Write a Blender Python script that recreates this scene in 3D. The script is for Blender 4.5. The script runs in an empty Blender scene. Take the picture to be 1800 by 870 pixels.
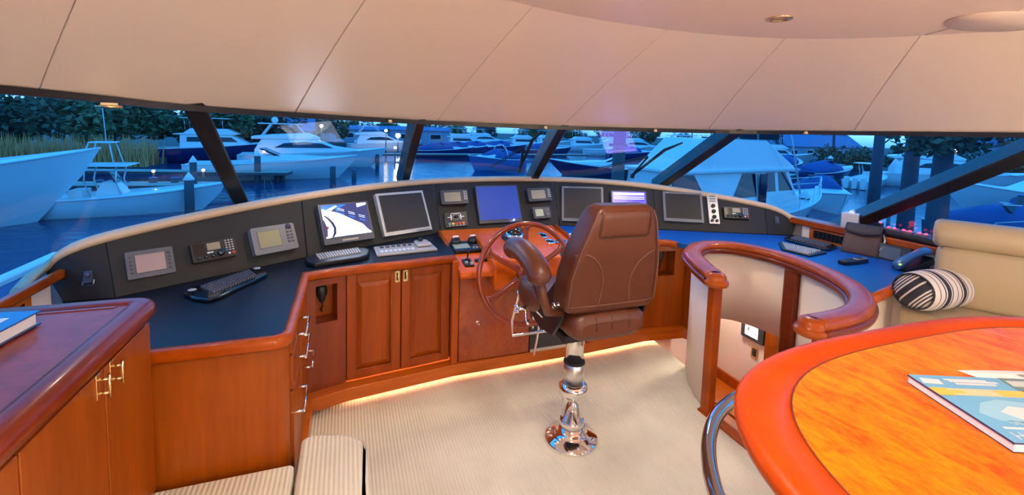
import bpy, bmesh, math, random
from mathutils import Matrix, Vector
from mathutils.geometry import tessellate_polygon
random.seed(7)
scene = bpy.context.scene
COL = scene.collection

# ------------------------------------------------------------------ camera
cd = bpy.data.cameras.new('camera'); cam = bpy.data.objects.new('camera', cd); COL.objects.link(cam)
cd.sensor_fit = 'HORIZONTAL'; cd.sensor_width = 36.0; cd.lens = 16.0
cd.shift_x = 0.0; cd.shift_y = -140.0 / 1800.0; cd.clip_start = 0.05; cd.clip_end = 900
_r = Vector((0.94016015, -0.33942172, 0.02986284)); _u = Vector((0.00079324, 0.08982303, 0.99595743)); _b = Vector((-0.34073196, -0.93633579, 0.08471727))
cam.matrix_world = Matrix(((_r.x, _u.x, _b.x, 0), (_r.y, _u.y, _b.y, 0), (_r.z, _u.z, _b.z, 1.5), (0, 0, 0, 1)))
scene.camera = cam

# ------------------------------------------------------------------ world: dusk sky
w = bpy.data.worlds.new('dusk'); scene.world = w; w.use_nodes = True
nt = w.node_tree; nt.nodes.clear()
tc = nt.nodes.new('ShaderNodeTexCoord'); sep = nt.nodes.new('ShaderNodeSeparateXYZ'); rp = nt.nodes.new('ShaderNodeValToRGB')
bg = nt.nodes.new('ShaderNodeBackground'); ow = nt.nodes.new('ShaderNodeOutputWorld')
mr = nt.nodes.new('ShaderNodeMapRange'); mr.inputs['From Min'].default_value = -0.2; mr.inputs['From Max'].default_value = 1.0
nt.links.new(tc.outputs['Generated'], sep.inputs[0]); nt.links.new(sep.outputs['Z'], mr.inputs['Value']); nt.links.new(mr.outputs[0], rp.inputs[0])
nt.links.new(rp.outputs[0], bg.inputs[0]); nt.links.new(bg.outputs[0], ow.inputs[0])
e = rp.color_ramp.elements
e[0].position = 0.0; e[0].color = (0.004, 0.05, 0.13, 1); e[1].position = 1.0; e[1].color = (0.012, 0.17, 0.55, 1)
for p_, c_ in ((0.15, (0.01, 0.14, 0.36, 1)), (0.175, (0.13, 0.36, 0.70, 1)), (0.30, (0.030, 0.26, 0.70, 1))):
    k_ = e.new(p_); k_.color = c_
bg.inputs['Strength'].default_value = 3.3

scene.view_settings.view_transform = 'Standard'; scene.view_settings.look = 'None'
scene.view_settings.gamma = 1.0; scene.view_settings.use_curve_mapping = False
scene.view_settings.exposure = 0.0

# ------------------------------------------------------------------ ceiling lamps (their fittings are built with the ceiling)
DOWNLIGHTS = [(-0.05, -0.2, 1.975), (0.72, 0.98, 1.975), (2.35, -0.6, 1.975), (0.9, -1.3, 1.975), (2.6, -1.4, 1.975), (-0.3, -1.2, 1.975)]
for (x_, y_, z_) in DOWNLIGHTS:
    ld = bpy.data.lights.new('cabin_light', 'AREA'); ld.shape = 'DISK'; ld.size = 0.22; ld.energy = 10.5; ld.color = (1.0, 0.89, 0.77); ld.spread = math.radians(165)
    lo = bpy.data.objects.new('cabin_light', ld); COL.objects.link(lo); lo.location = (x_, y_, z_ - 0.045)
HEADER_LIGHTS = [(-0.745, 1.895, 1.535), (0.22, 2.555, 1.518), (1.17, 2.62, 1.512), (1.95, 2.56, 1.515), (2.75, 2.10, 1.528)]
for (x_, y_, z_) in HEADER_LIGHTS:                                     # small courtesy lamps at the window head
    ld = bpy.data.lights.new('courtesy_light', 'SPOT'); ld.spot_size = math.radians(150); ld.spot_blend = 0.6; ld.shadow_soft_size = 0.03; ld.energy = 4.0 if x_ < 0 else 12.0; ld.color = (1.0, 0.82, 0.56)
    lo = bpy.data.objects.new('courtesy_light', ld); COL.objects.link(lo); lo.location = (x_, y_, z_ - 0.02)
FILL_GLOBES = [(0.45, -0.95, 1.05), (1.95, -0.95, 1.05)]                # unseen fill globes added behind the viewer to brighten ceiling and cabin
FILL_GLOBE_POWER = 100.0

# ------------------------------------------------------------------ helpers
def srgb(r, g, b):
    f = lambda c: (c / 255 / 12.92) if c / 255 <= 0.04045 else ((c / 255 + 0.055) / 1.055) ** 2.4
    return (f(r), f(g), f(b), 1.0)
def V(*a): return Vector(a)

class G:
    """collects faces; part() links them as ONE mesh object"""
    def __init__(s): s.v = []; s.f = []; s.m = []; s.sm = []
    def add(s, vs, fs, mi=0, smooth=False, M=None):
        o = len(s.v)
        s.v += [tuple(M @ Vector(p)) for p in vs] if M is not None else [tuple(p) for p in vs]
        for f in fs: s.f.append([i + o for i in f]); s.m.append(mi); s.sm.append(smooth)
        return s
    def box(s, x0, x1, y0, y1, z0, z1, M=None, mi=0):
        vs = [(x, y, z) for z in (z0, z1) for y in (y0, y1) for x in (x0, x1)]
        return s.add(vs, [(0, 2, 3, 1), (4, 5, 7, 6), (0, 1, 5, 4), (2, 6, 7, 3), (0, 4, 6, 2), (1, 3, 7, 5)], mi, False, M)
    def prism(s, poly, z0, z1, M=None, mi=0, z1s=None):
        n = len(poly); vs = [(p[0], p[1], z0) for p in poly] + [(p[0], p[1], z1) for p in poly]
        tri = tessellate_polygon([[Vector((p[0], p[1], 0)) for p in poly]])
        fs = [tuple(t) for t in tri] + [tuple(i + n for i in t) for t in tri]
        fs += [(i, (i + 1) % n, (i + 1) % n + n, i + n) for i in range(n)]
        return s.add(vs, fs, mi, False, M)
    def loft(s, rings, close=True, cap=True, smooth=True, mi=0, M=None):
        n = len(rings[0]); vs = [p for r in rings for p in r]; fs = []
        for a in range(len(rings) - 1):
            for i in range(n if close else n - 1):
                j = (i + 1) % n; fs.append((a * n + i, a * n + j, (a + 1) * n + j, (a + 1) * n + i))
        s.add(vs, fs, mi, smooth, M)
        if cap and close:
            k = (len(rings) - 1) * n; o = len(s.v) - len(vs)
            for base in (0, k):
                s.f.append([o + base + i for i in range(n)]); s.m.append(mi); s.sm.append(False)
        return s
    def tube(s, pts, r, n=8, closed=False, mi=0, M=None, flat=1.0):
        pts = [Vector(p) for p in pts]; N = len(pts); rings = []
        rr = r if isinstance(r, (list, tuple)) else [r] * N
        nrm = None
        for i, p in enumerate(pts):
            if closed: t = pts[(i + 1) % N] - pts[i - 1]
            else: t = pts[min(i + 1, N - 1)] - pts[max(i - 1, 0)]
            t.normalize()
            if nrm is None:
                a = Vector((0, 0, 1)) if abs(t.z) < 0.9 else Vector((1, 0, 0)); nrm = (a - t * a.dot(t)).normalized()
            else:
                nrm = nrm - t * nrm.dot(t)
                nrm = nrm.normalized() if nrm.length > 1e-6 else t.orthogonal().normalized()
            b = t.cross(nrm)
            rings.append([p + (nrm * math.cos(2 * math.pi * k / n) * flat + b * math.sin(2 * math.pi * k / n)) * rr[i] for k in range(n)])
        if closed: rings.append(rings[0])
        return s.loft(rings, True, not closed, True, mi, M)
    def sweep(s, prof, path, closed=False, mi=0, smooth=True, M=None):
        """prof: (side, up) pairs, side = to the right of travel; path: 3D points, up is z"""
        path = [Vector(p) for p in path]; N = len(path); rings = []
        for i, p in enumerate(path):
            if closed: a, b = path[i] - path[i - 1], path[(i + 1) % N] - path[i]
            else: a = path[i] - path[i - 1] if i else path[1] - path[0]; b = path[i + 1] - path[i] if i < N - 1 else a
            a = Vector((a.x, a.y, 0)).normalized(); b = Vector((b.x, b.y, 0)).normalized()
            t = (a + b).normalized(); k = 1 / max(0.35, math.sqrt(max(0, (1 + a.dot(b)) / 2)))
            sd = Vector((t.y, -t.x, 0)) * k
            rings.append([p + sd * q[0] + Vector((0, 0, q[1])) for q in prof])
        if closed: rings.append(rings[0])
        return s.loft(rings, True, not closed, smooth, mi, M)
    def lathe(s, prof, n=24, M=None, mi=0, smooth=True):
        return s.loft([[(r * math.cos(2 * math.pi * k / n), r * math.sin(2 * math.pi * k / n), z) for k in range(n)] for r, z in prof], True, True, smooth, mi, M)
    def ball(s, c, r, n=12, M=None, mi=0):
        r = r if isinstance(r, (list, tuple)) else (r, r, r); rings = []
        for a in range(n // 2 + 1):
            th = math.pi * (a + 0.02 if a == 0 else (a - 0.02 if a == n // 2 else a)) / (n // 2)
            rings.append([(c[0] + r[0] * math.sin(th) * math.cos(2 * math.pi * k / n), c[1] + r[1] * math.sin(th) * math.sin(2 * math.pi * k / n), c[2] + r[2] * math.cos(th)) for k in range(n)])
        return s.loft(rings, True, True, True, mi, M)
    def grid(s, P, mi=0, smooth=True, M=None):
        a, b = len(P), len(P[0])
        return s.add([q for r in P for q in r], [(i * b + j, i * b + j + 1, (i + 1) * b + j + 1, (i + 1) * b + j) for i in range(a - 1) for j in range(b - 1)], mi, smooth, M)
    def slab(s, P, th, d=None, mi=0, smooth=True):
        """a grid with thickness along d"""
        a, b = len(P), len(P[0]); d = Vector(d) * th
        top = [[Vector(q) for q in r] for r in P]; bot = [[q + d for q in r] for r in top]
        s.grid(top, mi, smooth); s.grid([list(r) for r in bot], mi, smooth)
        rim = lambda L0, L1: s.grid([L0, L1], mi, False)
        rim(top[0], bot[0]); rim(top[-1], bot[-1]); rim([r[0] for r in top], [r[0] for r in bot]); rim([r[-1] for r in top], [r[-1] for r in bot])
        return s

ROOTM = {}
def rootm(o):
    while o.parent is not None: o = o.parent
    return ROOTM.get(o.name, Matrix())
def part(name, g, mat, parent=None, bevel=0.0, seg=2, kind=None, label=None, local=False, solid=0.0, M=None, merge=False):
    me = bpy.data.meshes.new(name)
    inv = None
    if parent is not None and not local: inv = rootm(parent).inverted()
    vs = g.v if inv is None else [tuple(inv @ Vector(p)) for p in g.v]
    me.from_pydata(vs, [], g.f); mats = mat if isinstance(mat, (list, tuple)) else [mat]
    for m_ in mats: me.materials.append(m_)
    me.polygons.foreach_set('material_index', g.m); me.polygons.foreach_set('use_smooth', g.sm)
    bm = bmesh.new(); bm.from_mesh(me)
    bmesh.ops.remove_doubles(bm, verts=bm.verts, dist=1e-5)
    bmesh.ops.recalc_face_normals(bm, faces=bm.faces); bm.to_mesh(me); bm.free(); me.update()
    o = bpy.data.objects.new(name, me); COL.objects.link(o)
    if parent is not None: o.parent = parent
    if bevel > 0:
        md = o.modifiers.new('bevel', 'BEVEL'); md.width = bevel; md.segments = seg; md.limit_method = 'ANGLE'; md.angle_limit = math.radians(38); md.harden_normals = False
        me.polygons.foreach_set('use_smooth', [True] * len(me.polygons))
        me.set_sharp_from_angle(angle=math.radians(40)) if hasattr(me, 'set_sharp_from_angle') else None
    if solid: md = o.modifiers.new('solid', 'SOLIDIFY'); md.thickness = solid
    if kind: o['kind'] = kind
    if label: o['label'] = label
    return o
def tag(o, label, cat, group=None, kind=None):
    o['label'] = label; o['category'] = cat
    if group: o['group'] = group
    if kind: o['kind'] = kind
    return o
def thing(name, label, cat, loc=(0, 0, 0), rz=0.0, group=None, M=None):
    o = bpy.data.objects.new(name, None); COL.objects.link(o); o.empty_display_size = 0.05
    if M is None: M = Matrix.Translation(loc) @ Matrix.Rotation(rz, 4, 'Z')
    o.location = M.to_translation(); o.rotation_euler = M.to_euler(); ROOTM[o.name] = M.copy()
    return tag(o, label, cat, group)
KIDS = {}
def children(o): return [c for c in bpy.data.objects if c.parent == o]
def dup(root, loc, rz, label=None, group=None, scale=None):
    r = root.copy(); COL.objects.link(r); r.location = loc; r.rotation_euler = (0, 0, rz)
    if scale: r.scale = (scale,) * 3
    if label: r['label'] = label
    if group: r['group'] = group
    for ch in children(root):
        c = ch.copy(); COL.objects.link(c); c.parent = r
        for g2 in children(ch):
            d = g2.copy(); COL.objects.link(d); d.parent = c
    return r
def struct(name, g, mat, bevel=0.0, **k): return part(name, g, mat, None, bevel, kind='structure', **k)
def single(name, g, mat, label, cat, group=None, bevel=0.0, loc=None, **k):
    """a thing that is one mesh, its origin at its base"""
    if loc is None:
        xs = [p[0] for p in g.v]; ys = [p[1] for p in g.v]; zs = [p[2] for p in g.v]
        loc = ((min(xs) + max(xs)) / 2, (min(ys) + max(ys)) / 2, min(zs))
    L = Vector(loc); g.v = [tuple(Vector(p) - L) for p in g.v]
    o = part(name, g, mat, None, bevel, **k); o.location = L
    ROOTM[o.name] = Matrix.Translation(L)
    return tag(o, label, cat, group)
def frame(o, x, y):
    """matrix with local x, y axes (z = x cross y)"""
    x = Vector(x).normalized(); y = Vector(y); y = (y - x * y.dot(x)).normalized(); z = x.cross(y)
    return Matrix(((x.x, y.x, z.x, o[0]), (x.y, y.y, z.y, o[1]), (x.z, y.z, z.z, o[2]), (0, 0, 0, 1)))
def cr(pts, n=6, closed=False):
    """Catmull-Rom through the points"""
    P = [Vector(p) for p in pts]; N = len(P); out = []
    for i in range(N if closed else N - 1):
        if closed: a, b, c, d = P[i - 1], P[i], P[(i + 1) % N], P[(i + 2) % N]
        else: a, b, c, d = P[max(i - 1, 0)], P[i], P[i + 1], P[min(i + 2, N - 1)]
        for k in range(n):
            t = k / n
            out.append(0.5 * ((2 * b) + (c - a) * t + (2 * a - 5 * b + 4 * c - d) * t * t + (3 * b - a - 3 * c + d) * t ** 3))
    if not closed: out.append(P[-1].copy())
    return out
def at(pts, u):
    """point at index u of a polyline"""
    i = min(int(u), len(pts) - 2); return Vector(pts[i]).lerp(Vector(pts[i + 1]), u - i)
def rrect(w, h, r, n=4, cx=0.0, cy=0.0):
    out = []
    for sx, sy, a0 in ((1, 1, 0), (-1, 1, 90), (-1, -1, 180), (1, -1, 270)):
        for k in range(n + 1):
            a = math.radians(a0 + 90 * k / n); out.append((cx + sx * (w / 2 - r) + r * math.cos(a), cy + sy * (h / 2 - r) + r * math.sin(a)))
    return out

# ------------------------------------------------------------------ materials
def base(name):
    m = bpy.data.materials.new(name); m.use_nodes = True; t = m.node_tree
    return m, t, t.nodes['Principled BSDF']
def mat(name, c, rough=0.5, metal=0.0, coat=0.0, spec=0.5, emit=None, es=0.0, bump=None, var=0.0, vscale=8.0, coatrough=0.08):
    m, t, b = base(name); b.inputs['Roughness'].default_value = rough; b.inputs['Metallic'].default_value = metal
    b.inputs['Base Color'].default_value = c; b.inputs['Coat Weight'].default_value = coat; b.inputs['Coat Roughness'].default_value = coatrough
    b.inputs['Specular IOR Level'].default_value = spec
    b.inputs['Coat IOR'].default_value = 1.75 if name == 'counter_laminate' else 1.5
    if emit: b.inputs['Emission Color'].default_value = emit; b.inputs['Emission Strength'].default_value = es
    tc = t.nodes.new('ShaderNodeTexCoord')
    nz = t.nodes.new('ShaderNodeTexNoise'); nz.inputs['Scale'].default_value = vscale; nz.inputs['Detail'].default_value = 4
    t.links.new(tc.outputs['Object'], nz.inputs['Vector'])
    if var:
        mx = t.nodes.new('ShaderNodeMix'); mx.data_type = 'RGBA'
        mx.inputs['A'].default_value = tuple(q * (1 - var) for q in c[:3]) + (1,); mx.inputs['B'].default_value = tuple(min(1, q * (1 + var)) for q in c[:3]) + (1,)
        t.links.new(nz.outputs['Fac'], mx.inputs['Factor']); t.links.new(mx.outputs['Result'], b.inputs['Base Color'])
    if bump:
        n2 = t.nodes.new('ShaderNodeTexNoise'); n2.inputs['Scale'].default_value = bump[0]; n2.inputs['Detail'].default_value = 3
        t.links.new(tc.outputs['Object'], n2.inputs['Vector'])
        bp = t.nodes.new('ShaderNodeBump'); bp.inputs['Strength'].default_value = bump[1]; bp.inputs['Distance'].default_value = 0.002
        t.links.new(n2.outputs['Fac'], bp.inputs['Height']); t.links.new(bp.outputs[0], b.inputs['Normal'])
    return m
def wood(name, c1, c2, stretch=(14, 14, 1.2), coat=0.6, rough=0.3, scale=1.0, contrast=0.18, coatrough=0.06, spec=0.5):
    m, t, b = base(name); tc = t.nodes.new('ShaderNodeTexCoord'); mp = t.nodes.new('ShaderNodeMapping')
    mp.inputs['Scale'].default_value = tuple(q * scale for q in stretch)
    nz = t.nodes.new('ShaderNodeTexNoise'); nz.inputs['Scale'].default_value = 1.0; nz.inputs['Detail'].default_value = 6; nz.inputs['Distortion'].default_value = 0.6
    n2 = t.nodes.new('ShaderNodeTexNoise'); n2.inputs['Scale'].default_value = 6.0; n2.inputs['Detail'].default_value = 5
    mx = t.nodes.new('ShaderNodeMix'); mx.inputs['Factor'].default_value = 0.35
    rp = t.nodes.new('ShaderNodeValToRGB'); c_ = contrast; rp.color_ramp.elements[0].position = 0.5 - c_; rp.color_ramp.elements[1].position = 0.5 + c_
    rp.color_ramp.elements[0].color = c2; rp.color_ramp.elements[1].color = c1
    L = t.links.new
    L(tc.outputs['Object'], mp.inputs[0]); L(mp.outputs[0], nz.inputs['Vector']); L(mp.outputs[0], n2.inputs['Vector'])
    L(nz.outputs['Fac'], mx.inputs['A']); L(n2.outputs['Fac'], mx.inputs['B']); L(mx.outputs['Result'], rp.inputs[0]); L(rp.outputs[0], b.inputs['Base Color'])
    b.inputs['Roughness'].default_value = rough; b.inputs['Coat Weight'].default_value = coat; b.inputs['Coat Roughness'].default_value = coatrough; b.inputs['Specular IOR Level'].default_value = spec
    return m
def stripes(name, cols, axis, scale, rough=0.8, edges=None):
    """constant ramp along one axis, repeating"""
    m, t, b = base(name); tc = t.nodes.new('ShaderNodeTexCoord'); sp = t.nodes.new('ShaderNodeSeparateXYZ')
    mu = t.nodes.new('ShaderNodeMath'); mu.operation = 'MULTIPLY'; mu.inputs[1].default_value = scale
    fr = t.nodes.new('ShaderNodeMath'); fr.operation = 'FRACT'; rp = t.nodes.new('ShaderNodeValToRGB'); rp.color_ramp.interpolation = 'CONSTANT'
    L = t.links.new; L(tc.outputs['Object'], sp.inputs[0]); L(sp.outputs[axis], mu.inputs[0]); L(mu.outputs[0], fr.inputs[0]); L(fr.outputs[0], rp.inputs[0]); L(rp.outputs[0], b.inputs['Base Color'])
    el = rp.color_ramp.elements; el[0].position = cols[0][0]; el[0].color = cols[0][1]; el[1].position = cols[1][0]; el[1].color = cols[1][1]
    for p, c in cols[2:]: q = el.new(p); q.color = c
    b.inputs['Roughness'].default_value = rough
    return m

M_ = {}
M_['cherry'] = wood('cherry', srgb(160, 78, 6), srgb(128, 54, 2), (11, 11, 0.9), 0.1, 0.38, coatrough=0.12, spec=0.3)
M_['cherry_door'] = wood('cherry_door', srgb(164, 74, 6), srgb(130, 50, 2), (11, 11, 0.9), 0.12, 0.36, coatrough=0.12, spec=0.3)
M_['cherry_dark'] = wood('cherry_dark', srgb(142, 56, 10), srgb(112, 38, 4), (11, 11, 0.9), 0.12, 0.34, coatrough=0.12)
M_['cherry_h'] = wood('cherry_h', srgb(204, 104, 16), srgb(164, 74, 8), (1.2, 3.0, 12), 0.25, 0.3, coatrough=0.1)
M_['trim_wood'] = wood('trim_wood', srgb(180, 82, 8), srgb(142, 54, 2), (4, 4, 4), 0.15, 0.33, coatrough=0.08, spec=0.25)
M_['mahogany'] = wood('mahogany', srgb(128, 48, 8), srgb(98, 32, 4), (3, 3, 8), 0.15, 0.33, coatrough=0.08, spec=0.25)
M_['burl_panel'] = wood('burl_panel', srgb(176, 76, 8), srgb(132, 46, 2), (7, 7, 4), 0.7, 0.25, 1.3, coatrough=0.03)
M_['burl_top'] = wood('burl_top', srgb(150, 64, 40), srgb(112, 38, 26), (6, 6, 6), 0.2, 0.42, 1.4, coatrough=0.12, spec=0.25)
M_['helm_wood'] = wood('helm_wood', srgb(226, 104, 12), srgb(186, 74, 6), (5, 2.2, 5), 0.15, 0.34, 1.0, coatrough=0.06, spec=0.25)
M_['table_burl'] = wood('table_burl', srgb(250, 140, 0), srgb(206, 74, 0), (46, 15, 10), 0.12, 0.34, 1.0, contrast=0.14, coatrough=0.03, spec=0.12)
M_['table_band'] = wood('table_band', srgb(206, 76, 0), srgb(178, 56, 0), (4, 4, 4), 0.06, 0.36, 1.0, coatrough=0.04, spec=0.1)
M_['wheel_wood'] = wood('wheel_wood', srgb(160, 62, 22), srgb(124, 40, 12), (9, 9, 9), 0.5, 0.25)
M_['vinyl'] = mat('dash_vinyl', srgb(42, 39, 36), 0.6, spec=0.3, bump=(900, 0.25), var=0.06, vscale=3)
M_['vinyl_dark'] = mat('dash_vinyl_dark', srgb(34, 31, 30), 0.6, spec=0.3, bump=(900, 0.25))
M_['pad'] = mat('padded_trim', srgb(208, 178, 142), 0.5, bump=(500, 0.1))
M_['counter_blue_lit'] = mat('laminate_blue_lit', srgb(0, 82, 160), 0.45, spec=0.35, bump=(700, 0.12), var=0.08, vscale=20)  # blue window light painted into the starboard laminate colour
M_['counter'] = mat('counter_laminate', srgb(14, 18, 26), 0.4, spec=0.35, bump=(700, 0.12), var=0.08, vscale=20)
M_['headliner'] = mat('headliner_vinyl', srgb(232, 216, 202), 0.30, spec=0.6, bump=(420, 0.08), var=0.02, vscale=2)
M_['flat_ceiling'] = mat('ceiling_vinyl', srgb(232, 214, 200), 0.45, spec=0.45, bump=(420, 0.08))
M_['cream'] = mat('cream_panel', srgb(244, 230, 216), 0.5, var=0.03, vscale=5)
M_['leather_cream'] = mat('cream_leather', srgb(180, 162, 130), 0.48, bump=(160, 0.25), var=0.05, vscale=6)
M_['leather'] = mat('brown_leather', srgb(92, 47, 28), 0.36, spec=0.45, bump=(220, 0.3), var=0.10, vscale=7)
M_['leather_dark'] = mat('brown_leather_seam', srgb(62, 38, 30), 0.5)
M_['leather_light'] = mat('brown_leather_piping', srgb(112, 70, 52), 0.45)
M_['chrome'] = mat('chrome', (0.86, 0.85, 0.84, 1), 0.06, 1.0)
M_['steel'] = mat('brushed_steel', (0.70, 0.68, 0.66, 1), 0.3, 1.0)
M_['darksteel'] = mat('polished_dark_steel', (0.50, 0.47, 0.46, 1), 0.1, 1.0)
M_['brass'] = mat('brass', (0.86, 0.66, 0.34, 1), 0.2, 1.0)
M_['black'] = mat('black_plastic', srgb(22, 22, 24), 0.42)
M_['blackgloss'] = mat('black_gloss', srgb(14, 14, 16), 0.15, coat=0.5)
M_['rubber'] = mat('black_rubber', srgb(24, 24, 26), 0.7)
M_['grey'] = mat('grey_plastic', srgb(112, 112, 116), 0.4)
M_['darkgrey'] = mat('dark_grey_plastic', srgb(58, 58, 62), 0.45)
M_['midgrey'] = mat('slate_grey_plastic', srgb(86, 86, 92), 0.4)
M_['silver'] = mat('silver_plastic', srgb(176, 174, 172), 0.35, metal=0.2)
M_['white'] = mat('white_plastic', srgb(228, 228, 226), 0.4)
M_['paper'] = mat('paper', srgb(236, 234, 232), 0.7)
M_['screen_off'] = mat('dark_screen', srgb(48, 44, 42), 0.5, spec=0.3)
M_['lcd_pink'] = mat('lcd_pinkish', srgb(168, 138, 130), 0.3)
M_['lcd_olive'] = mat('lcd_olive', srgb(142, 138, 104), 0.3)
M_['lcd_tan'] = mat('lcd_tan', srgb(150, 138, 112), 0.3)
M_['lcd_green'] = mat('lcd_green', srgb(140, 152, 132), 0.3)
M_['red'] = mat('red_button', srgb(200, 40, 50), 0.4)
M_['blue_btn'] = mat('blue_button', srgb(60, 120, 200), 0.4)
M_['yellow_btn'] = mat('yellow_button', srgb(226, 190, 60), 0.4)
M_['teal_btn'] = mat('teal_button', srgb(70, 170, 180), 0.4)
M_['orange_btn'] = mat('orange_button', srgb(226, 110, 40), 0.4)
M_['lcd_slate'] = mat('lcd_slate', srgb(92, 100, 112), 0.3)
M_['blue_screen'] = mat('blue_lit_screen', srgb(20, 34, 90), 0.5, spec=0.3, emit=srgb(38, 70, 168), es=0.85)
M_['led_blue'] = mat('blue_led', srgb(120, 150, 255), 0.3, emit=srgb(90, 120, 255), es=14)
M_['led_red'] = mat('red_led', srgb(255, 60, 80), 0.3, emit=srgb(255, 40, 70), es=7)
M_['scr_white'] = mat('screen_white', (0.8, 0.9, 1, 1), 0.3, emit=(0.86, 0.95, 1.0, 1), es=1.5)
M_['scr_navy'] = mat('screen_navy', srgb(40, 44, 90), 0.3, emit=srgb(54, 58, 104), es=0.9)
M_['scr_blue'] = mat('screen_blue', srgb(30, 90, 190), 0.3, emit=srgb(40, 110, 215), es=1.1)
M_['scr_pale'] = mat('screen_pale_blue', srgb(190, 210, 245), 0.3, emit=srgb(196, 216, 248), es=1.2)
M_['scr_dark'] = mat('screen_dark_blue', srgb(16, 22, 70), 0.3, emit=srgb(22, 30, 92), es=0.8)
M_['scr_purple'] = mat('screen_violet', srgb(70, 60, 220), 0.3, emit=srgb(76, 62, 235), es=2.4)
M_['scr_lilac'] = mat('screen_lilac', srgb(190, 190, 255), 0.3, emit=srgb(196, 196, 255), es=2.2)
M_['lamp_dim'] = mat('lamp_dim', srgb(196, 160, 110), 0.4, emit=(1.0, 0.7, 0.4, 1), es=0.5)
M_['lamp'] = mat('lamp_lens', (1, 0.9, 0.75, 1), 0.4, emit=(1.0, 0.84, 0.62, 1), es=6)
M_['globe'] = mat('fill_globe', (1, 0.9, 0.76, 1), 0.4, emit=(1.0, 0.86, 0.68, 1), es=FILL_GLOBE_POWER)
M_['cove'] = mat('cove_strip', (1, 0.8, 0.6, 1), 0.5, emit=(1.0, 0.66, 0.36, 1), es=2.0)

def carpet_mat():
    m, t, b = base('ribbed_carpet'); b.inputs['Roughness'].default_value = 0.95; b.inputs['Specular IOR Level'].default_value = 0.1
    L = t.links.new; tc = t.nodes.new('ShaderNodeTexCoord')
    wv = t.nodes.new('ShaderNodeTexWave'); wv.bands_direction = 'X'; wv.inputs['Scale'].default_value = 20.0; wv.inputs['Distortion'].default_value = 0.3
    nz = t.nodes.new('ShaderNodeTexNoise'); nz.inputs['Scale'].default_value = 260; nz.inputs['Detail'].default_value = 3
    n2 = t.nodes.new('ShaderNodeTexNoise'); n2.inputs['Scale'].default_value = 2.2; n2.inputs['Detail'].default_value = 5
    for n in (wv, nz, n2): L(tc.outputs['Object'], n.inputs['Vector'])
    ad = t.nodes.new('ShaderNodeMath'); ad.operation = 'MULTIPLY_ADD'; ad.inputs[1].default_value = 0.5
    L(nz.outputs['Fac'], ad.inputs[0]); L(wv.outputs['Fac'], ad.inputs[2])
    bp = t.nodes.new('ShaderNodeBump'); bp.inputs['Strength'].default_value = 0.7; bp.inputs['Distance'].default_value = 0.003
    L(ad.outputs[0], bp.inputs['Height']); L(bp.outputs[0], b.inputs['Normal'])
    rp = t.nodes.new('ShaderNodeValToRGB'); rp.color_ramp.elements[0].color = srgb(214, 206, 184); rp.color_ramp.elements[1].color = srgb(236, 230, 210)
    rp.color_ramp.elements[0].position = 0.3; rp.color_ramp.elements[1].position = 0.7
    L(n2.outputs['Fac'], rp.inputs[0]); L(rp.outputs[0], b.inputs['Base Color'])
    return m
M_['carpet'] = carpet_mat()
def glass_mat():
    m, t, b = base('window_glass'); t.nodes.remove(b); out = t.nodes['Material Output']
    tr = t.nodes.new('ShaderNodeBsdfTransparent'); tr.inputs[0].default_value = (0.86, 0.93, 0.96, 1)
    gl = t.nodes.new('ShaderNodeBsdfGlossy'); gl.inputs['Roughness'].default_value = 0.02
    lw = t.nodes.new('ShaderNodeLayerWeight'); lw.inputs['Blend'].default_value = 0.5; pw = t.nodes.new('ShaderNodeMath'); pw.operation = 'POWER'; pw.inputs[1].default_value = 4.0
    fr = t.nodes.new('ShaderNodeMath'); fr.operation = 'MULTIPLY_ADD'; fr.inputs[1].default_value = 0.5; fr.inputs[2].default_value = 0.035; mx = t.nodes.new('ShaderNodeMixShader')
    t.links.new(lw.outputs['Facing'], pw.inputs[0]); t.links.new(pw.outputs[0], fr.inputs[0]); t.links.new(fr.outputs[0], mx.inputs[0]); t.links.new(tr.outputs[0], mx.inputs[1]); t.links.new(gl.outputs[0], mx.inputs[2]); t.links.new(mx.outputs[0], out.inputs[0])
    return m
M_['glass'] = glass_mat()
def water_mat():
    m, t, b = base('harbour_water'); b.inputs['Base Color'].default_value = (0.001, 0.045, 0.12, 1); b.inputs['Roughness'].default_value = 0.12; b.inputs['IOR'].default_value = 1.33
    tc = t.nodes.new('ShaderNodeTexCoord'); mp = t.nodes.new('ShaderNodeMapping'); mp.inputs['Scale'].default_value = (0.5, 1.1, 1)
    nz = t.nodes.new('ShaderNodeTexNoise'); nz.inputs['Scale'].default_value = 1.6; nz.inputs['Detail'].default_value = 3
    bp = t.nodes.new('ShaderNodeBump'); bp.inputs['Strength'].default_value = 0.25; bp.inputs['Distance'].default_value = 0.25
    t.links.new(tc.outputs['Object'], mp.inputs[0]); t.links.new(mp.outputs[0], nz.inputs['Vector']); t.links.new(nz.outputs['Fac'], bp.inputs['Height']); t.links.new(bp.outputs[0], b.inputs['Normal'])
    return m
M_['water'] = water_mat()
M_['gel'] = mat('white_gelcoat', srgb(238, 228, 224), 0.3, coat=0.3)
M_['gel_navy'] = mat('navy_gelcoat', srgb(22, 42, 92), 0.3, coat=0.3)
M_['gel_blue'] = mat('blue_gelcoat', srgb(70, 108, 168), 0.3, coat=0.3)
M_['canvas'] = mat('blue_canvas', srgb(52, 84, 140), 0.8, var=0.1, vscale=2)
M_['tint'] = mat('tinted_window', srgb(18, 30, 48), 0.12)
M_['pile'] = mat('timber_pile', srgb(84, 84, 86), 0.85, var=0.25, vscale=3)
M_['dock'] = mat('dock_planks', srgb(176, 164, 150), 0.85, var=0.2, vscale=1)
M_['bark'] = mat('bark', srgb(78, 78, 88), 0.9, var=0.3, vscale=3)
M_['leaf'] = mat('leaf', srgb(112, 112, 74), 0.8, var=0.45, vscale=0.6)
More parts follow.
